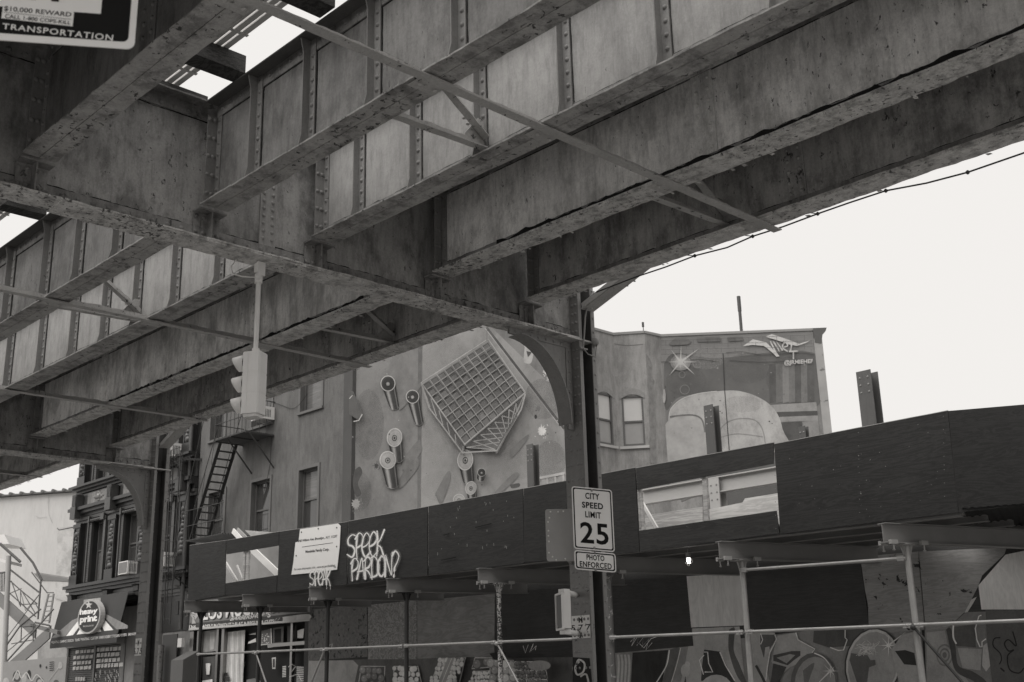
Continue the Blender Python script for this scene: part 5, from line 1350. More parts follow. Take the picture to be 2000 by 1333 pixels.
for r_, y0_ in enumerate((1270, 1281, 1292, 1302)):
    x = 144 if r_ else 148
    while x < 180: wd_ = ph.uniform(3, 9); a.poly([(x, y0_+1-(x-144)*.06), (x+wd_, y0_-(x-144)*.06), (x+wd_-.6, y0_+6.5-(x-144)*.06), (x-.6, y0_+7.5-(x-144)*.06)], 0.55, False); x += wd_+1.6
    x = 190
    while x < 236: wd_ = ph.uniform(4, 9); a.poly([(x, y0_-4-(x-190)*.06), (x+wd_, y0_-5-(x-190)*.06), (x+wd_-.6, y0_+2.5-(x-190)*.06), (x-.6, y0_+3.5-(x-190)*.06)], 0.55, False); x += wd_+1.6
for i in range(4): a.poly([(149+i*5, 1323), (153+i*5, 1322), (153+i*5, 1330), (149+i*5, 1331)], 0.4)
for i in range(26): x = ph.uniform(188, 236); y = ph.uniform(1306, 1330); a.line([(x, y), (x+1, y+6)], 1.1, 0.4)
a.build('sprayed_tag', SH)

# -- white building beyond, with the stair in front of it
fh = V(FWD.x, FWD.y, 0).normalized(); rh = V(fh.y, -fh.x, 0)
WB = thing('white_building', at(60, 1200, D=48)*1.0, 'pale rendered building with a tiled ridge behind the iron stair', 'building')
PWB = (at(60, 1000, D=47), -fh)
WHR = surf('white_render', 0.6, 0.10, 0.5, streak=0.10, rough=0.85, bump=0.1)
m = MB(); p, q = at(-60, 977, P=PWB), at(210, 957, P=PWB)
m.prism([V(p.x, p.y, 0.15), V(q.x, q.y, 0.15), q, p], fh*8); m.build('wall', WHR, WB)
m = MB(); m.bar(p+VZ*0.05, q+VZ*0.05, 0.35, 0.06)
for i in range(14): c = p.lerp(q, i/13); m.tube([c-fh*0.2+VZ*0.1, c+fh*0.3+VZ*0.1], 0.07, 6)
m.build('ridge_tiles', plain(0.13), WB)
a = Art(0.02, P=PWB); a.poly([(112, 1032), (158, 1027), (150, 1180), (108, 1170)], 0.58); a.poly([(70, 1118), (135, 1128), (128, 1134), (80, 1135)], 0.32); a.line([(112, 1032), (116, 1036), (155, 1028)], 1.6, 0.04)
a.poly([(74, 1256), (133, 1249), (133, 1285), (74, 1290)], 0.36); a.line([(96, 968), (95, 1000), (103, 1022)], 0.7, 0.45, True); a.line([(70, 1008), (78, 1012), (92, 1010)], 0.7, 0.45, True); a.build('wall_patch', WB)
ST = thing('station_stair', at(30, 1330, D=38), 'grey iron stair with lattice railings and a canopy corner', 'stair')
def S(px, py, d=38): return at(px, py, P=(at(50, 1200, D=d), -fh))
SM = surf('stair_paint', 0.22, 0.25, 2, rough=0.6)
m = MB()
def flight(a0, a1, th, dp=0.12):
    p0, p1 = S(*a0), S(*a1); m.prism([p0, p1, p1-VZ*th, p0-VZ*th], fh*dp)
flight((-20, 1140), (70, 1222), 0.42); m.build('upper_flight', SM, ST)
m = MB(); flight((10, 1300), (98, 1222), 0.42); m.build('lower_flight', SM, ST)
m = MB(); p0, p1 = S(60, 1218), S(112, 1232); m.prism([p0, p1, p1-VZ*0.12, p0-VZ*0.12], fh*0.3); m.build('landing', SM, ST)
m = MB(); m.tube([S(4, 1400), S(17, 1086)], 0.085, 10); m.build('post', surf('stair_post', 0.36, 0.2, 2, rough=0.5), ST)
m = MB(); RP = plain(0.12, 0.5)
def rl(pts, r=0.03): m.tube([S(*p) for p in pts], r, 5)
rl([(19, 1112), (76, 1157)]); rl([(20, 1135), (40, 1153), (73, 1180)], 0.02); rl([(20, 1160), (70, 1205)], 0.02)
rl([(80, 1133), (74, 1210)]); rl([(78, 1160), (50, 1193), (40, 1155), (40, 1185), (22, 1135)], 0.016); rl([(43, 1155), (70, 1200)], 0.016); rl([(18, 1160), (42, 1150)], 0.016); rl([(40, 1181), (70, 1180)], 0.016); rl([(70, 1180), (76, 1192)], 0.016)
rl([(12, 1262), (40, 1222), (80, 1190)]); rl([(12, 1248), (78, 1160)], 0.016); rl([(42, 1222), (41, 1256)], 0.02); rl([(65, 1220), (65, 1252)], 0.02)
rl([(11, 1295), (105, 1190)], 0.03); rl([(12, 1275), (66, 1230)], 0.016); rl([(22, 1258), (66, 1250)], 0.016); rl([(68, 1216), (97, 1222)], 0.03); rl([(40, 1225), (70, 1222)], 0.016)
rl([(40, 1070), (65, 1100), (82, 1133)], 0.04); rl([(0, 1062), (40, 1098)], 0.05)
rl([(62, 1118), (92, 1158), (105, 1158)], 0.02)
for i in range(5): rl([(-4+i*3.2, 1120), (-4+i*3.2, 1156)], 0.018)
rl([(-6, 1120), (12, 1118)], 0.03)
m.build('railing', RP, ST)
m = MB(); p0, p1, p2, p3 = S(-14, 1046), S(8, 1044), S(18, 1063), S(-14, 1063); m.prism([p0, p1, p2, p3], fh*1.4); m.build('canopy', plain(0.75), ST)
m = MB(); p0, p1 = S(-10, 1088), S(14, 1095); m.prism([p0, p1, p1-VZ*0.1, p0-VZ*0.1], fh*1.2); m.build('canopy_beam', plain(0.7), ST)
m = MB(); m.bar(S(95, 1160, 39), S(82, 1215, 39), 0.05, 0.05); m.bar(S(105, 1160, 39), S(96, 1218, 39), 0.05, 0.05)
for i in range(6): m.bar(S(94-i*2.2, 1166+i*9.5, 39), S(104.5-i*1.6, 1165+i*9.5, 39), 0.04, 0.03)
m.build('cat_ladder', plain(0.3), ST)
m = MB(); p0, p1, p2 = S(78, 1128, 40), S(136, 1131, 40), S(66, 1120, 40); m.prism([p2, p1, p1+VZ*-0.1, p0-VZ*0.1], fh*0.3); m.build('lean_to_roof', plain(0.26), ST)
GW = thing('graffiti_wall', at(70, 1333, D=36), 'low painted wall with swirling graffiti beside the iron stair', 'wall')
PGW = (at(70, 1310, D=36), -fh); m = MB(); p, q = at(9, 1293, P=PGW), at(131, 1283, P=PGW); m.prism([V(p.x, p.y, 0.15), V(q.x, q.y, 0.15), q, p], fh*0.2); m.build('wall', plain(0.30), GW)
a = Art(0.004, P=PGW)
for cx, cy, rx, ry, g in ((33, 1322, 8, 11, 0.10), (33, 1321, 4.5, 7, 0.38), (12, 1332, 6, 8, 0.5), (47, 1326, 5, 9, 0.42), (57, 1318, 4, 9, 0.06), (78, 1332, 8, 9, 0.12), (78, 1333, 5, 6, 0.4), (110, 1336, 6, 8, 0.15)): a.ell(cx, cy, rx, ry, g)
a.line([(25, 1330), (35, 1310), (42, 1325), (52, 1314), (62, 1330), (72, 1318), (86, 1332)], 2, 0.55, True); a.line([(95, 1330), (112, 1308), (120, 1296)], 1.6, 0.5)
a.ell(118, 1300, 4, 7, 0.42); a.ell(79, 1301, 1.8, 3.5, 0.05); a.ell(91, 1304, 1.5, 2.5, 0.05)
for i in range(5): a.line([(97, 1294+i*4), (106, 1293+i*4)], 1.6, 0.07)
a.build('painted_swirls', GW)

# -- building with the crate mural
dk = V(0.70, 0.714, 0).normalized(); nk = V(dk.y, -dk.x, 0)
k0 = V(BX1+0.34, YW+0.05, 0); KP = (k0, nk)
MU = thing('mural_building', k0+V(3, 3, 0.15), 'tall wall painted with spray cans and a milk crate', 'building')
m = MB(); k1 = k0+dk*6.1; KH = 12.6
m.prism([V(k0.x, k0.y, 0.15), V(k1.x, k1.y, 0.15), V(k1.x, k1.y, KH), V(k0.x, k0.y, KH)], -nk*4)
m.build('wall', surf('mural_ground', 0.21, 0.4, 0.9, grit=0.3, mott=0.25, mscale=1.5, rough=0.9, bump=0.25, bscale=16, peel=0.70, peelg=0.16, pscale=2.2), MU)
a = Art(0.004, 0.74, P=KP)
ML = surf('mural_light_ground', 0.275, 0.35, 0.9, grit=0.3, mott=0.2, mscale=1.3, rough=0.9, bump=0.2, peel=0.72, peelg=0.2, pscale=3)
a.poly([(826, 640), (950, 630), (1105, 780), (1105, 1010), (822, 1010)], ML)
a.poly([(817, 640), (824, 640), (822, 1010), (815, 1010)], 0.21)
a.line([(950, 640), (1102, 838)], 5, 0.14); a.line([(947, 641), (1100, 841)], 1.6, 0.5)
def mist(name, g, amount, sc=26):
    k = NT(name); al = k.step(k.noise(sc, 6, 0.85), 0.62-amount*0.3, 0.72-amount*0.3); k.l(al, k.b.inputs['Alpha'])
    return k.done(k.math('MULTIPLY', g, k.math('ADD', 0.7, k.math('MULTIPLY', 0.6, k.noise(1.7, 5)))), 0.9, spec=0.15)
WASH_L, WASH_D = mist('pale_spray_wash', 0.36, 0.4, 80), mist('dark_spray_wash', 0.15, 0.4, 80)
for cx, cy, rx, ry, m_ in ((870, 700, 45, 50, WASH_L), (850, 850, 26, 60, WASH_L), (1000, 900, 50, 40, WASH_L), (720, 830, 30, 70, WASH_D), (1060, 780, 36, 40, WASH_D), (700, 960, 26, 40, WASH_D), (860, 950, 40, 30, WASH_L), (1075, 900, 30, 40, WASH_D)): a.ell(cx, cy, rx, ry, m_)
def shadow(q): a.poly(q, 0.25, True)
shadow([(778, 792), (815, 752), (822, 756), (784, 800)]); shadow([(786, 898), (815, 862), (822, 866), (822, 885), (788, 920)]); shadow([(780, 936), (806, 894), (818, 900), (814, 918), (782, 955)]); shadow([(966, 962), (1003, 925), (1012, 932), (972, 968)]); shadow([(850, 965), (874, 922), (880, 935), (862, 985)]); shadow([(995, 880), (1030, 850), (1028, 862), (1000, 895)])
def can(t, b, rt, rb, tilt, light=False, g0=0.05):
    (tx, ty), (bx_, by) = t, b; n = 12
    a.ell(bx_, by, rb[0], rb[1], 0.6, tilt)
    a.ell(bx_, by-1, rb[0]*.96, rb[1]*.9, 0.1, tilt)
    for i in range(n):
        s0, s1 = -1+2*i/n, -1+2*(i+1)/n; c_ = (s0+s1)/2
        g = g0+0.04*(1-abs(c_))+(0.34 if -0.42 < c_ < -0.2 else 0.14 if -0.62 < c_ < 0.0 else 0.0)+(0.12 if 0.6 < c_ < 0.85 else 0)
        e = lambda s, x, y, r: (x+s*r[0], y+math.sqrt(max(0, 1-s*s))*r[1]*0.9)
        a.poly([(tx+s0*rt[0], ty), (tx+s1*rt[0], ty), e(s1, bx_, by, rb), e(s0, bx_, by, rb)], round(g, 2))
    a.ell(tx, ty, rt[0]*1.04, rt[1]*1.04, 0.62, tilt); a.ell(tx, ty, rt[0]*.93, rt[1]*.93, 0.40 if light else 0.10, tilt); a.ell(tx+1, ty+1, rt[0]*.8, rt[1]*.8, 0.46 if light else 0.07, tilt)
    a.ell(tx, ty+1, rt[0]*.34, rt[1]*.34, 0.06, tilt); a.ell(tx, ty+1, rt[0]*.26, rt[1]*.26, 0.34, tilt); a.ell(tx, ty+1, rt[0]*.11, rt[1]*.11, 0.55 if not light else 0.05, tilt)
can((758, 750), (770, 794), (14, 15), (9.5, 8), 0); can((806, 776), (818, 824), (12.5, 13), (9, 8), 0); can((771, 856), (777, 897), (14.5, 18), (11, 8), 8, True); can((758, 900), (767, 948), (15.5, 17), (12, 8), 0, True)
can((909, 900), (915, 940), (15, 20), (11, 8), 5, True); can((920, 955), (925, 985), (10.5, 13), (8, 6), 10, True); can((897, 978), (898, 1005), (11, 11), (8, 6), 0, True); can((941, 925), (940, 936), (8, 8), (8, 7), 0, False, 0.04)
a.poly([(683, 764), (692, 768), (708, 810), (700, 822), (683, 812)], 0.16); a.line([(692, 826), (702, 824), (709, 812)], 2, 0.6); a.line([(684, 782), (690, 775)], 1.6, 0.6)
# milk crate
F_ = [(954, 671), (1026, 774), (909, 874), (825, 755)]
bl = lambda s, t: (F_[0][0]*(1-s)*(1-t)+F_[1][0]*s*(1-t)+F_[2][0]*s*t+F_[3][0]*(1-s)*t, F_[0][1]*(1-s)*(1-t)+F_[1][1]*s*(1-t)+F_[2][1]*s*t+F_[3][1]*(1-s)*t)
a.poly([(1026, 774), (1018, 800), (972, 886), (909, 874)], 0.24); a.poly([(825, 755), (909, 874), (906, 892), (840, 803)], 0.2)
a.poly(F_, 0.24)
N_ = 9
for i in range(N_):
    for j in range(N_):
        s0, s1, t0, t1 = (i+.16)/N_, (i+.9)/N_, (j+.16)/N_, (j+.9)/N_
        a.poly([bl(s0, t0), bl(s1, t0), bl(s1, t1), bl(s0, t1)], 0.19 if (i+j) % 3 else 0.23); a.line([bl(s0, t1), bl(s0, t0), bl(s1, t0)], 1.3, 0.11)
        a.poly([bl(s0+.05, t0+.05), bl(s1-.01, t0+.06), bl(s1-.02, t1-.02)], 0.30 if (i*3+j) % 4 else 0.24)
for i in range(N_+1): a.line([bl(i/N_, 0), bl(i/N_, 1)], 1.5, 0.38); a.line([bl(0, i/N_), bl(1, i/N_)], 1.5, 0.38)
a.line(F_+[F_[0]], 4.2, 0.34); a.line([(x, y-1) for x, y in F_+[F_[0]]], 1.6, 0.52)
G_ = [(1022, 782), (1010, 816), (970, 884), (912, 880)]
for i in range(9):
    t = i/8; p = (1022+(912-1022)*t, 782+(880-782)*t); q = (1010+(968-1010)*min(1, t+.15), 812+(884-812)*min(1, t+.15)); a.line([p, q], 1.7, 0.40)
    q2 = (1010+(968-1010)*max(0, t-.2), 812+(884-812)*max(0, t-.2)); a.line([p, q2], 1.7, 0.36)
a.line([(1026, 776), (1018, 806), (972, 886), (905, 890)], 3, 0.42); a.line([(1010, 818), (970, 892)], 2.5, 0.2)
for i in range(6): t = i/5; a.line([(828+(906-828)*t, 762+(878-762)*t), (842+(905-842)*t, 802+(890-802)*t)], 1.6, 0.4)
a.line([(825, 756), (840, 803), (906, 892)], 2.6, 0.4)
# pale can, splashes, drips
a.poly([(1025, 684), (1041, 688), (1038, 715), (1029, 718), (1023, 712)], 0.55, True); a.ell(1032, 684, 8, 6, 0.6); a.ell(1032, 684, 6, 4, 0.35); a.poly([(1028, 694), (1038, 696), (1036, 700), (1031, 706)], 0.12)
def splash(cx, cy, r, g, n=11):
    a.poly([(cx+r*(1 if i % 2 == 0 else 0.62)*rd.uniform(.8, 1.25)*math.cos(math.pi*i/n), cy+r*1.15*(1 if i % 2 == 0 else 0.62)*rd.uniform(.8, 1.25)*math.sin(math.pi*i/n)) for i in range(2*n)], g)
    for i in range(7): t = rd.uniform(0, 6.28); d_ = r*rd.uniform(1.2, 1.8); a.ell(cx+d_*math.cos(t), cy+d_*math.sin(t), 0.9, 1.1, g, n=6)
splash(1058, 848, 10, 0.8); splash(1066, 736, 4.5, 0.75, 8); splash(1070, 749, 2.2, 0.6, 6); splash(699, 990, 10, 0.42); splash(739, 916, 5, 0.1, 8)
for i in range(46):
    x, y = rd.uniform(690, 1095), rd.uniform(720, 1000); r = rd.uniform(0.5, 1.6)
    if not (820 < x < 1030 and 680 < y < 900): a.ell(x, y, r, r*1.2, rd.choice((0.12, 0.15, 0.5, 0.2)), n=7)
a.poly([(697, 925), (707, 918), (712, 930), (704, 950), (710, 970), (700, 975), (694, 950)], 0.12, True); a.ell(1046, 822, 2.6, 4.2, 0.08); a.ell(1051, 806, 4, 5, 0.2)
a.line([(952, 638), (952, 675)], 1.2, 0.24); a.poly([(996, 953), (1014, 950), (1014, 957), (1000, 960)], 0.13, True)
a.build('crate_mural', MU)

# -- building with the armchair mural
ZR = 10.9
rp = [at(x, y, Z=ZR) for x, y in ((1150, 641), (1197, 654), (1258, 650), (1290, 657), (1592, 645))]
RB = thing('painted_building', rp[3]+V(0, 0, 0.15-ZR), 'grey block building with stepped side wall and a faded armchair mural', 'building')
def seg(i): a_, b_ = rp[i], rp[i+1]; u_ = (b_-a_); u_.z = 0; l_ = u_.length; u_.normalize(); return V(a_.x, a_.y, 0.15), u_, l_, V(u_.y, -u_.x, 0)
m = MB(); RW = []
for i in range(4):
    o_, u_, l_, n_ = seg(i); holes = []
    if i in (0, 1):
        pl = dict(P=(o_, n_))
        lft, rgt, tp, bt = ((1168, 820), (1197, 820), (1184, 769), (1184, 868)) if i == 0 else ((1215.5, 820), (1258, 818), (1236, 773), (1236, 871))
        A_, B_ = (at(*lft, **pl)-o_).dot(u_), (at(*rgt, **pl)-o_).dot(u_)
        holes = [(max(0.02, A_), min(B_, l_-0.02), at(*bt, **pl).z-0.15, at(*tp, **pl).z-0.15)]; RW.append((o_, u_, n_, holes[0]))
    wall_holes(m, o_, u_, l_, ZR-0.15, holes, n_, 0.12)
bk = -fh*-9
m.face([rp[4], rp[4]+bk, V(rp[4].x+bk.x, rp[4].y+bk.y, 0.15), V(rp[4].x, rp[4].y, 0.15)]); m.face([rp[0], V(rp[0].x, rp[0].y, 0.15), V(rp[0].x+bk.x, rp[0].y+bk.y, 0.15), rp[0]+bk]); m.face(rp+[rp[4]+bk, rp[0]+bk])
m.build('wall', STUC2, RB)
for o_, u_, n_, h_ in RW:
    f = window(RB, o_+u_*h_[0]+VZ*h_[2], u_, n_, h_[1]-h_[0], h_[3]-h_[2], frame=WFR, trim=surf('pale_sill', 0.4), depth=0.075, casing=0.0, upper=surf('pale_blind', 0.5, 0.1, 2, rough=0.15, spec=0.6), lower=surf('half_blind', 0.28, 0.2, 2, rough=0.1, spec=0.6), sill=True, mid=0.48)
    ar_ = MB(); w_ = h_[1]-h_[0]; pts = [(-0.05+(w_+0.1)*i/10, 0.13*math.sin(math.pi*i/10)) for i in range(11)]
    q = o_+u_*h_[0]+VZ*h_[3]
    ar_.prism([q+u_*a_+VZ*(b_-0.10)+n_*0.004 for a_, b_ in pts]+[q+u_*a_+VZ*(b_+0.07)+n_*0.004 for a_, b_ in pts[::-1]], n_*0.015); ar_.build('brick_arch', surf('brick_arch', 0.24, 0.4, 16, rough=0.9), f)
o_, u_, l_, n_ = seg(3)
RP_ = (o_, n_)
m = MB()
for (x0_, y0_, x1_, y1_) in ((1594, 662, 1604, 668),): pass
pa, pb = at(1589, 662, P=RP_), at(1605, 660, P=RP_)
m.prism([V(pa.x, pa.y, 0.15), V(pb.x, pb.y, 0.15), pb, pa], n_*0.03); m.build('corner_pilaster', surf('pilaster_paint', 0.30, 0.3, 2, peel=0.62, peelg=0.15, pscale=4, rough=0.9), RB)
m = MB(); pr = [(1587, 642), (1614, 641), (1612, 648), (1606, 654), (1604, 672), (1591, 670)]
m.prism([at(x, y, P=RP_)+n_*0.04 for x, y in pr], fh*6); m.build('cornice', plain(0.09), RB)
m = MB(); 
for i in range(4):
    o2, u2, l2, n2 = seg(i); m.prism([V(o2.x, o2.y, ZR-0.02)+n2*0.03, V(o2.x, o2.y, ZR-0.02)+u2*l2+n2*0.03, V(o2.x, o2.y, ZR+0.05)+u2*l2+n2*0.03, V(o2.x, o2.y, ZR+0.05)+n2*0.03], -n2*0.3)
m.build('coping', plain(0.24), RB)
a = Art(0.004, 0.72, P=RP_)
MD = surf('mural_dark_wash', 0.115, 0.45, 1.4, rough=0.9, bump=0.2); MG = surf('mural_mid_wash', 0.19, 0.4, 1.2, rough=0.9, bump=0.2)
a.poly([(1291, 660), (1588, 648), (1603, 900), (1293, 920)], MG); a.poly([(1297, 710), (1320, 690), (1400, 700), (1590, 690), (1600, 790), (1520, 795), (1420, 770), (1330, 775), (1300, 800)], MD, True)
for cx, cy, rx, ry, m_ in ((1340, 745, 40, 30, WASH_D), (1460, 720, 44, 30, WASH_D), (1380, 700, 36, 22, WASH_L), (1540, 740, 44, 44, WASH_D)): a.ell(cx, cy, rx, ry, m_)
for x, g in ((1502, 0.14), (1515, 0.2), (1528, 0.27), (1540, 0.22), (1552, 0.15), (1564, 0.23), (1576, 0.15)): a.poly([(x, 712), (x+13, 711), (x+14, 785), (x+1, 788)], g)
a.poly([(1500, 792), (1594, 786), (1596, 803), (1502, 806)], 0.38); a.poly([(1500, 806), (1596, 803), (1597, 812), (1500, 816)], 0.12); a.poly([(1500, 816), (1597, 812), (1598, 822), (1502, 826)], 0.36); a.poly([(1515, 828), (1566, 824), (1566, 870), (1518, 876)], 0.13); a.poly([(1567, 824), (1598, 822), (1602, 870), (1568, 872)], 0.32)
a.poly([(1305, 825), (1310, 800), (1330, 781), (1362, 770), (1400, 765), (1440, 764), (1480, 776), (1512, 800), (1528, 838), (1531, 900), (1300, 920)], 0.52, True)
a.poly([(1290, 905), (1289, 860), (1298, 832), (1312, 818), (1335, 813), (1356, 813), (1370, 822), (1376, 845), (1379, 920), (1288, 930)], surf('cushion_wash', 0.34, 0.45, 2.5, rough=0.9), True)
for q, m_ in (((1400, 850, 20, 40), WASH_L), ((1450, 790, 40, 16), WASH_L)): a.ell(*q, m_)
a.line([(1395, 900), (1402, 850), (1420, 826), (1450, 818), (1478, 824), (1492, 850), (1496, 900)], 2.2, 0.34, True); a.line([(1404, 856), (1440, 848), (1490, 854)], 1.6, 0.36, True)
a.line([(1308, 815), (1330, 812), (1356, 812), (1371, 821), (1377, 845)], 3, 0.22, True); a.line([(1306, 822), (1310, 800), (1330, 781), (1362, 770), (1400, 765)], 1.6, 0.66, True)
a.line([(1412, 691), (1415, 760), (1424, 880)], 1.6, 0.08)
for p_ in ([(1290, 708), (1330, 706), (1365, 703), (1400, 707)], [(1418, 690), (1450, 688), (1490, 694), (1560, 690), (1590, 694)], [(1425, 705), (1500, 708), (1590, 702)]): a.line(p_, 0.9, 0.1, True)
a.poly([(1306, 672), (1318, 662), (1340, 660), (1350, 668), (1344, 674), (1312, 676)], 0.2); a.poly([(1360, 660), (1406, 659), (1407, 668), (1362, 669)], 0.2); a.poly([(1420, 660), (1450, 658), (1452, 666), (1422, 668)], 0.2)
for r, g in ((20, 0.30), (15, 0.38), (11, 0.48), (7, 0.6)): a.ell(1329, 709, r, r*0.8, g)
a.star(1329, 708, [(-36, 46, 2.4), (-128, 30, 2.4), (-88, 34, 1.8), (0, 36, 1.6), (180, 26, 1.8), (130, 34, 2.2), (42, 38, 2.0), (95, 16, 1.5)], 0.62, 6)
for cx, cy, r in ((1332, 733, 6), (1361, 713, 7), (1337, 762, 9)): a.line([(cx+r*math.cos(t*.4), cy+r*math.sin(t*.4)) for t in range(17)], 1.0, 0.32)
a.ell(1297, 775, 3, 14, 0.5)
a.poly([(1451, 677), (1470, 664), (1496, 670), (1512, 686), (1522, 697), (1516, 698), (1508, 690), (1492, 677), (1470, 675)], 0.7)
a.poly([(1494, 659), (1507, 654), (1540, 665), (1560, 673), (1581, 666), (1576, 670), (1556, 677), (1540, 674), (1524, 668)], 0.72)
a.line([(1504, 668), (1515, 690), (1520, 697)], 2.6, 0.7); a.line([(1510, 668), (1522, 688), (1516, 668), (1528, 686)], 3, 0.7); a.line([(1530, 680), (1538, 676), (1532, 670), (1528, 680), (1538, 688)], 2.6, 0.7, True); a.line([(1546, 670), (1543, 688)], 3.4, 0.7); a.line([(1540, 688), (1558, 687)], 3, 0.7); a.line([(1549, 686), (1549, 703)], 2.6, 0.66)
a.text('@JRMIEHEF', [(1531, 705), (1587, 702), (1587, 713), (1531, 716)], 0.72, bold=0.02)
for y0_ in (666, 675, 684, 693):
    a.line([(1291, y0_+1), (1586, y0_-10.5+(y0_-666)*.3)], 0.5, 0.13)
    for kx in range(11): xx = 1300+kx*27+(13 if y0_ in (675, 693) else 0); yy = y0_+1-(xx-1291)*0.036; a.line([(xx, yy), (xx+0.3, yy+9)], 0.5, 0.13)
for i in range(40): x, y = rd.uniform(1295, 1590), rd.uniform(690, 850); a.ell(x, y, rd.uniform(.5, 1.8), rd.uniform(.5, 2.2), rd.choice((0.12, 0.2, 0.35)), n=7)
a.build('armchair_mural', RB)
# rough render patches and the broken edge by the windows
o_, u_, l_, n_ = seg(1); a = Art(0.006, P=(o_, n_)); a.line([(1200, 672), (1225, 675), (1256, 673)], 1.0, 0.15, True); a.poly([(1189, 672), (1194, 671), (1195, 675), (1190, 676)], 0.7); a.build('render_crack', RB)
o_, u_, l_, n_ = seg(2); a = Art(0.006, P=(o_, n_)); a.poly([(1262, 692), (1268, 700), (1274, 715), (1272, 735), (1278, 745), (1274, 760), (1270, 775), (1266, 740), (1264, 715)], surf('broken_render', 0.22, 0.6, 7, rough=0.95, bump=0.8), True); a.poly([(1268, 770), (1280, 772), (1282, 905), (1270, 905)], surf('broken_render', 0.22)); a.build('render_patch', RB)
VP = at(1463, 651, Z=ZR)+fh*1.0; m = MB(); m.tube([VP-VZ*0.5, V(VP.x, VP.y, at(1458, 606, P=(VP, -fh)).z)], 0.045, 8); m.tube([V(VP.x, VP.y, at(1458, 606, P=(VP, -fh)).z-0.03), V(VP.x, VP.y, at(1457, 579, P=(VP, -fh)).z)], 0.055, 8)
m.build('vent_pipe', plain(0.07), None, label='tall thin dark vent pipe on the roof of the armchair mural building', cat='pipe')
AN = at(1257, 651, Z=ZR); m = MB(); m.tube([AN, at(1256, 634, P=(AN, -fh))], 0.012, 5); m.tube([at(1256, 639, P=(AN, -fh)), at(1255.5, 630, P=(AN, -fh))], 0.032, 6); m.build('antenna', plain(0.06), None, label='tiny antenna on the roof corner above the arched windows', cat='antenna')

# ================================================================== steel going up on the lot
STB = surf('primed_steel', 0.075, 0.25, 1.5, streak=0.15, rough=0.5, bump=0.1)
STW = surf('pale_primed_steel', 0.36, 0.12, 1.5, rough=0.5)
def h_column(px, ytop, ybase, Y, wpx, label, m_=STB, z0=0.0):
    top = at(px, ytop, Y=Y); d = (top-EYE).dot(FWD); bw_ = wpx*d/FPX/1.42
    x, y = top.x, top.y; f = 0.022; h = bw_/2
    m = MB()
    m.box((x-h, y-h, z0), (x+h, y-h+f, top.z)); m.box((x-h, y+h-f, z0), (x+h, y+h, top.z)); m.box((x-0.01, y-h+f+0.0005, z0), (x+0.01, y+h-f-0.0005, top.z-0.01))
    t = thing('steel_column', (x, y, z0), label, 'steel column', 'bare steel columns on the lot')
    m.build('shaft', m_, t)
    b = MB()
    for k in range(3):
        for dx in (-h*0.55, h*0.55): b.dome((x+dx, y-h, top.z-0.12-k*0.13), (0, -1, 0), 0.014)
        b.dome((x+0.01, y, top.z-0.15-k*0.13), (1, 0, 0), 0.014)
    b.build('bolt_holes', plain(0.2), t)
h_column(1693, 727, 830, 17.9, 43, 'tall dark steel column standing alone against the sky above the shed')
h_column(1389, 793, 885, 18.6, 30, 'dark steel column in front of the armchair mural')
h_column(1040, 869, 950, 18.7, 24, 'dark steel column against the crate mural beside the railway column')
h_column(1569, 834, 870, 19.5, 20, 'short steel column stub at the right end of the armchair mural')
h_column(732, 946, 1010, 18.4, 21, 'dark steel column at the left foot of the crate mural')
h_column(1400, 936, 1000, 16.9, 34, 'pale primed steel column seen through the shed opening', STW, 3.85)
SBM = thing('steel_beam', at(1380, 945, Y=16.9), 'pale primed steel beam seen through the right hand shed opening', 'beam', 'pale beams')
m = MB(); p, q = at(1256, 962, Y=16.9), at(1560, 905, Y=16.9); p.z = q.z = (p.z+q.z)/2; hb = 0.26
m.box((p.x, 16.82, p.z), (q.x, 16.98, p.z+0.02)); m.box((p.x, 16.82, p.z-hb), (q.x, 16.98, p.z-hb+0.02)); m.box((p.x, 16.893, p.z-hb+0.0205), (q.x, 16.907, p.z-0.0005)); m.build('beam_section', STW, SBM)
m = MB()
for x in (-9.95, -9.8, -9.35, -9.2): 
    for dz in (0.03, -hb-0.02): m.tube([(x, 16.80, p.z+dz-0.03), (x, 16.80, p.z+dz+0.05)], 0.02, 6)
m.build('bolts', STW, SBM)
NET = surf('debris_netting', 0.10, 0.2, 2, grain=((30, 3, 30), 0.2), rough=0.9)
m = MB(); m.box((-13.2, 17.9, 3.3), (-9.0, 17.92, 5.55)); m.build('debris_netting', NET, None, label='grey netting sheet hanging behind the pale steel beam', cat='netting')
m = MB(); m.prism([at(*x, Y=15.6) for x in [(1240, 1010), (1372, 990), (1372, 1050), (1240, 1070)]], (0, 0.02, 0)); m.build('plywood_sheet', RAWP, None, label='loose plywood sheet in the left half of the shed opening', cat='plywood sheet', group='loose plywood')
m = MB(); m.prism([at(*x, Y=15.4) for x in [(1380, 996), (1450, 982), (1455, 974), (1530, 962), (1530, 1030), (1380, 1050)]], (0, 0.02, 0)); m.build('plywood_sheet', surf('fresh_plywood', 0.55, 0.25, 1.4, grain=((0.7, 2, 5), 0.25), rough=0.8), None, label='splintered pale plywood sheet in the right half of the shed opening', cat='plywood sheet', group='loose plywood')
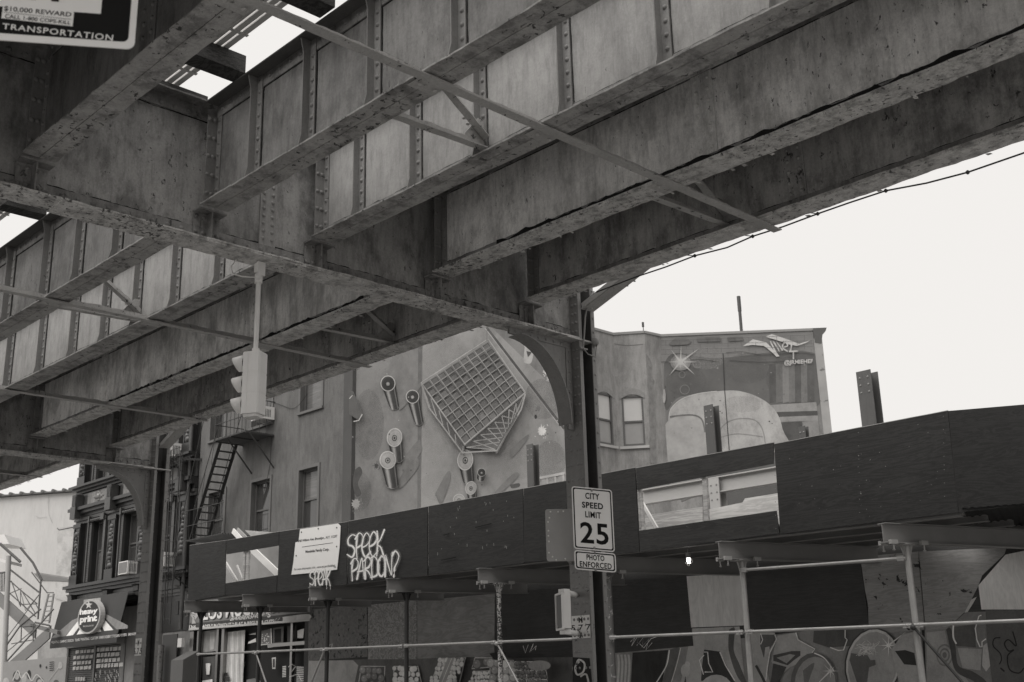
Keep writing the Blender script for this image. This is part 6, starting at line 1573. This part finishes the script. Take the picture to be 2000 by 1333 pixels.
def plank(name, a0, a1, w_, Y, g, label, cat='board', grp='pale boards'):
    m = MB(); m.bar(at(*a0, Y=Y), at(*a1, Y=Y), w_, 0.04, up=VY); m.build(name, plain(g), None, label=label, cat=cat, group=grp)
plank('prop', (1253, 980), (1283, 1032), 0.05, 15.2, 0.7, 'thin white prop leaning in the corner of the right shed opening')
plank('prop', (1330, 975), (1365, 960), 0.12, 17.2, 0.3, 'short grey prop below the pale steel beam')
plank('board', (487, 1068), (546, 1124), 0.17, 15.3, 0.66, 'wide pale board leaning across the left shed opening')
plank('board', (441, 1100), (463, 1136), 0.07, 15.2, 0.6, 'narrow pale board at the left edge of the left shed opening')
plank('board', (463, 1105), (474, 1133), 0.04, 15.25, 0.55, 'thinnest pale board in the left shed opening')
plank('board', (455, 1037), (490, 1075), 0.13, 15.6, 0.68, 'pale board rising over the shed parapet below the ladder')
plank('board', (464, 1034), (500, 1070), 0.08, 15.9, 0.3, 'dark edged board rising over the shed parapet')
m = MB(); m.prism([at(*x, Y=16.1) for x in [(478, 1036), (545, 1041), (545, 1062), (500, 1058)]], (0, 0.03, 0)); m.build('plywood_sheet', RAWP, None, label='triangular plywood offcut above the left shed opening', cat='plywood sheet', group='loose plywood')
m = MB(); m.prism([at(*x, Y=16.6) for x in [(430, 1085), (560, 1060), (560, 1130), (430, 1160)]], (0, 0.02, 0)); m.build('plywood_sheet', surf('grey_board', 0.24, 0.35, 2, rough=0.8), None, label='grey sheet standing behind the left shed opening', cat='plywood sheet', group='loose plywood')
PRL = thing('roof_railing', at(1080, 945, Y=19.2), 'pale guard rail behind the shed beside the railway column', 'railing')
m = MB(); p, q = at(1052, 935, Y=19.2), at(1104, 925, Y=19.2); m.bar(p, q, 0.06, 0.06); m.bar(p-VZ*0.22, q-VZ*0.22, 0.05, 0.05)
for t in (0.05, 0.35, 0.65, 0.95): c = p.lerp(q, t); m.bar(V(c.x, c.y, 0.02), c, 0.05, 0.05)
m.build('rail', plain(0.4), PRL)
MB().box((-24, 17.6, 0.001), (20, 44, 0.06)).build('lot_ground', DIRT, kind='structure')
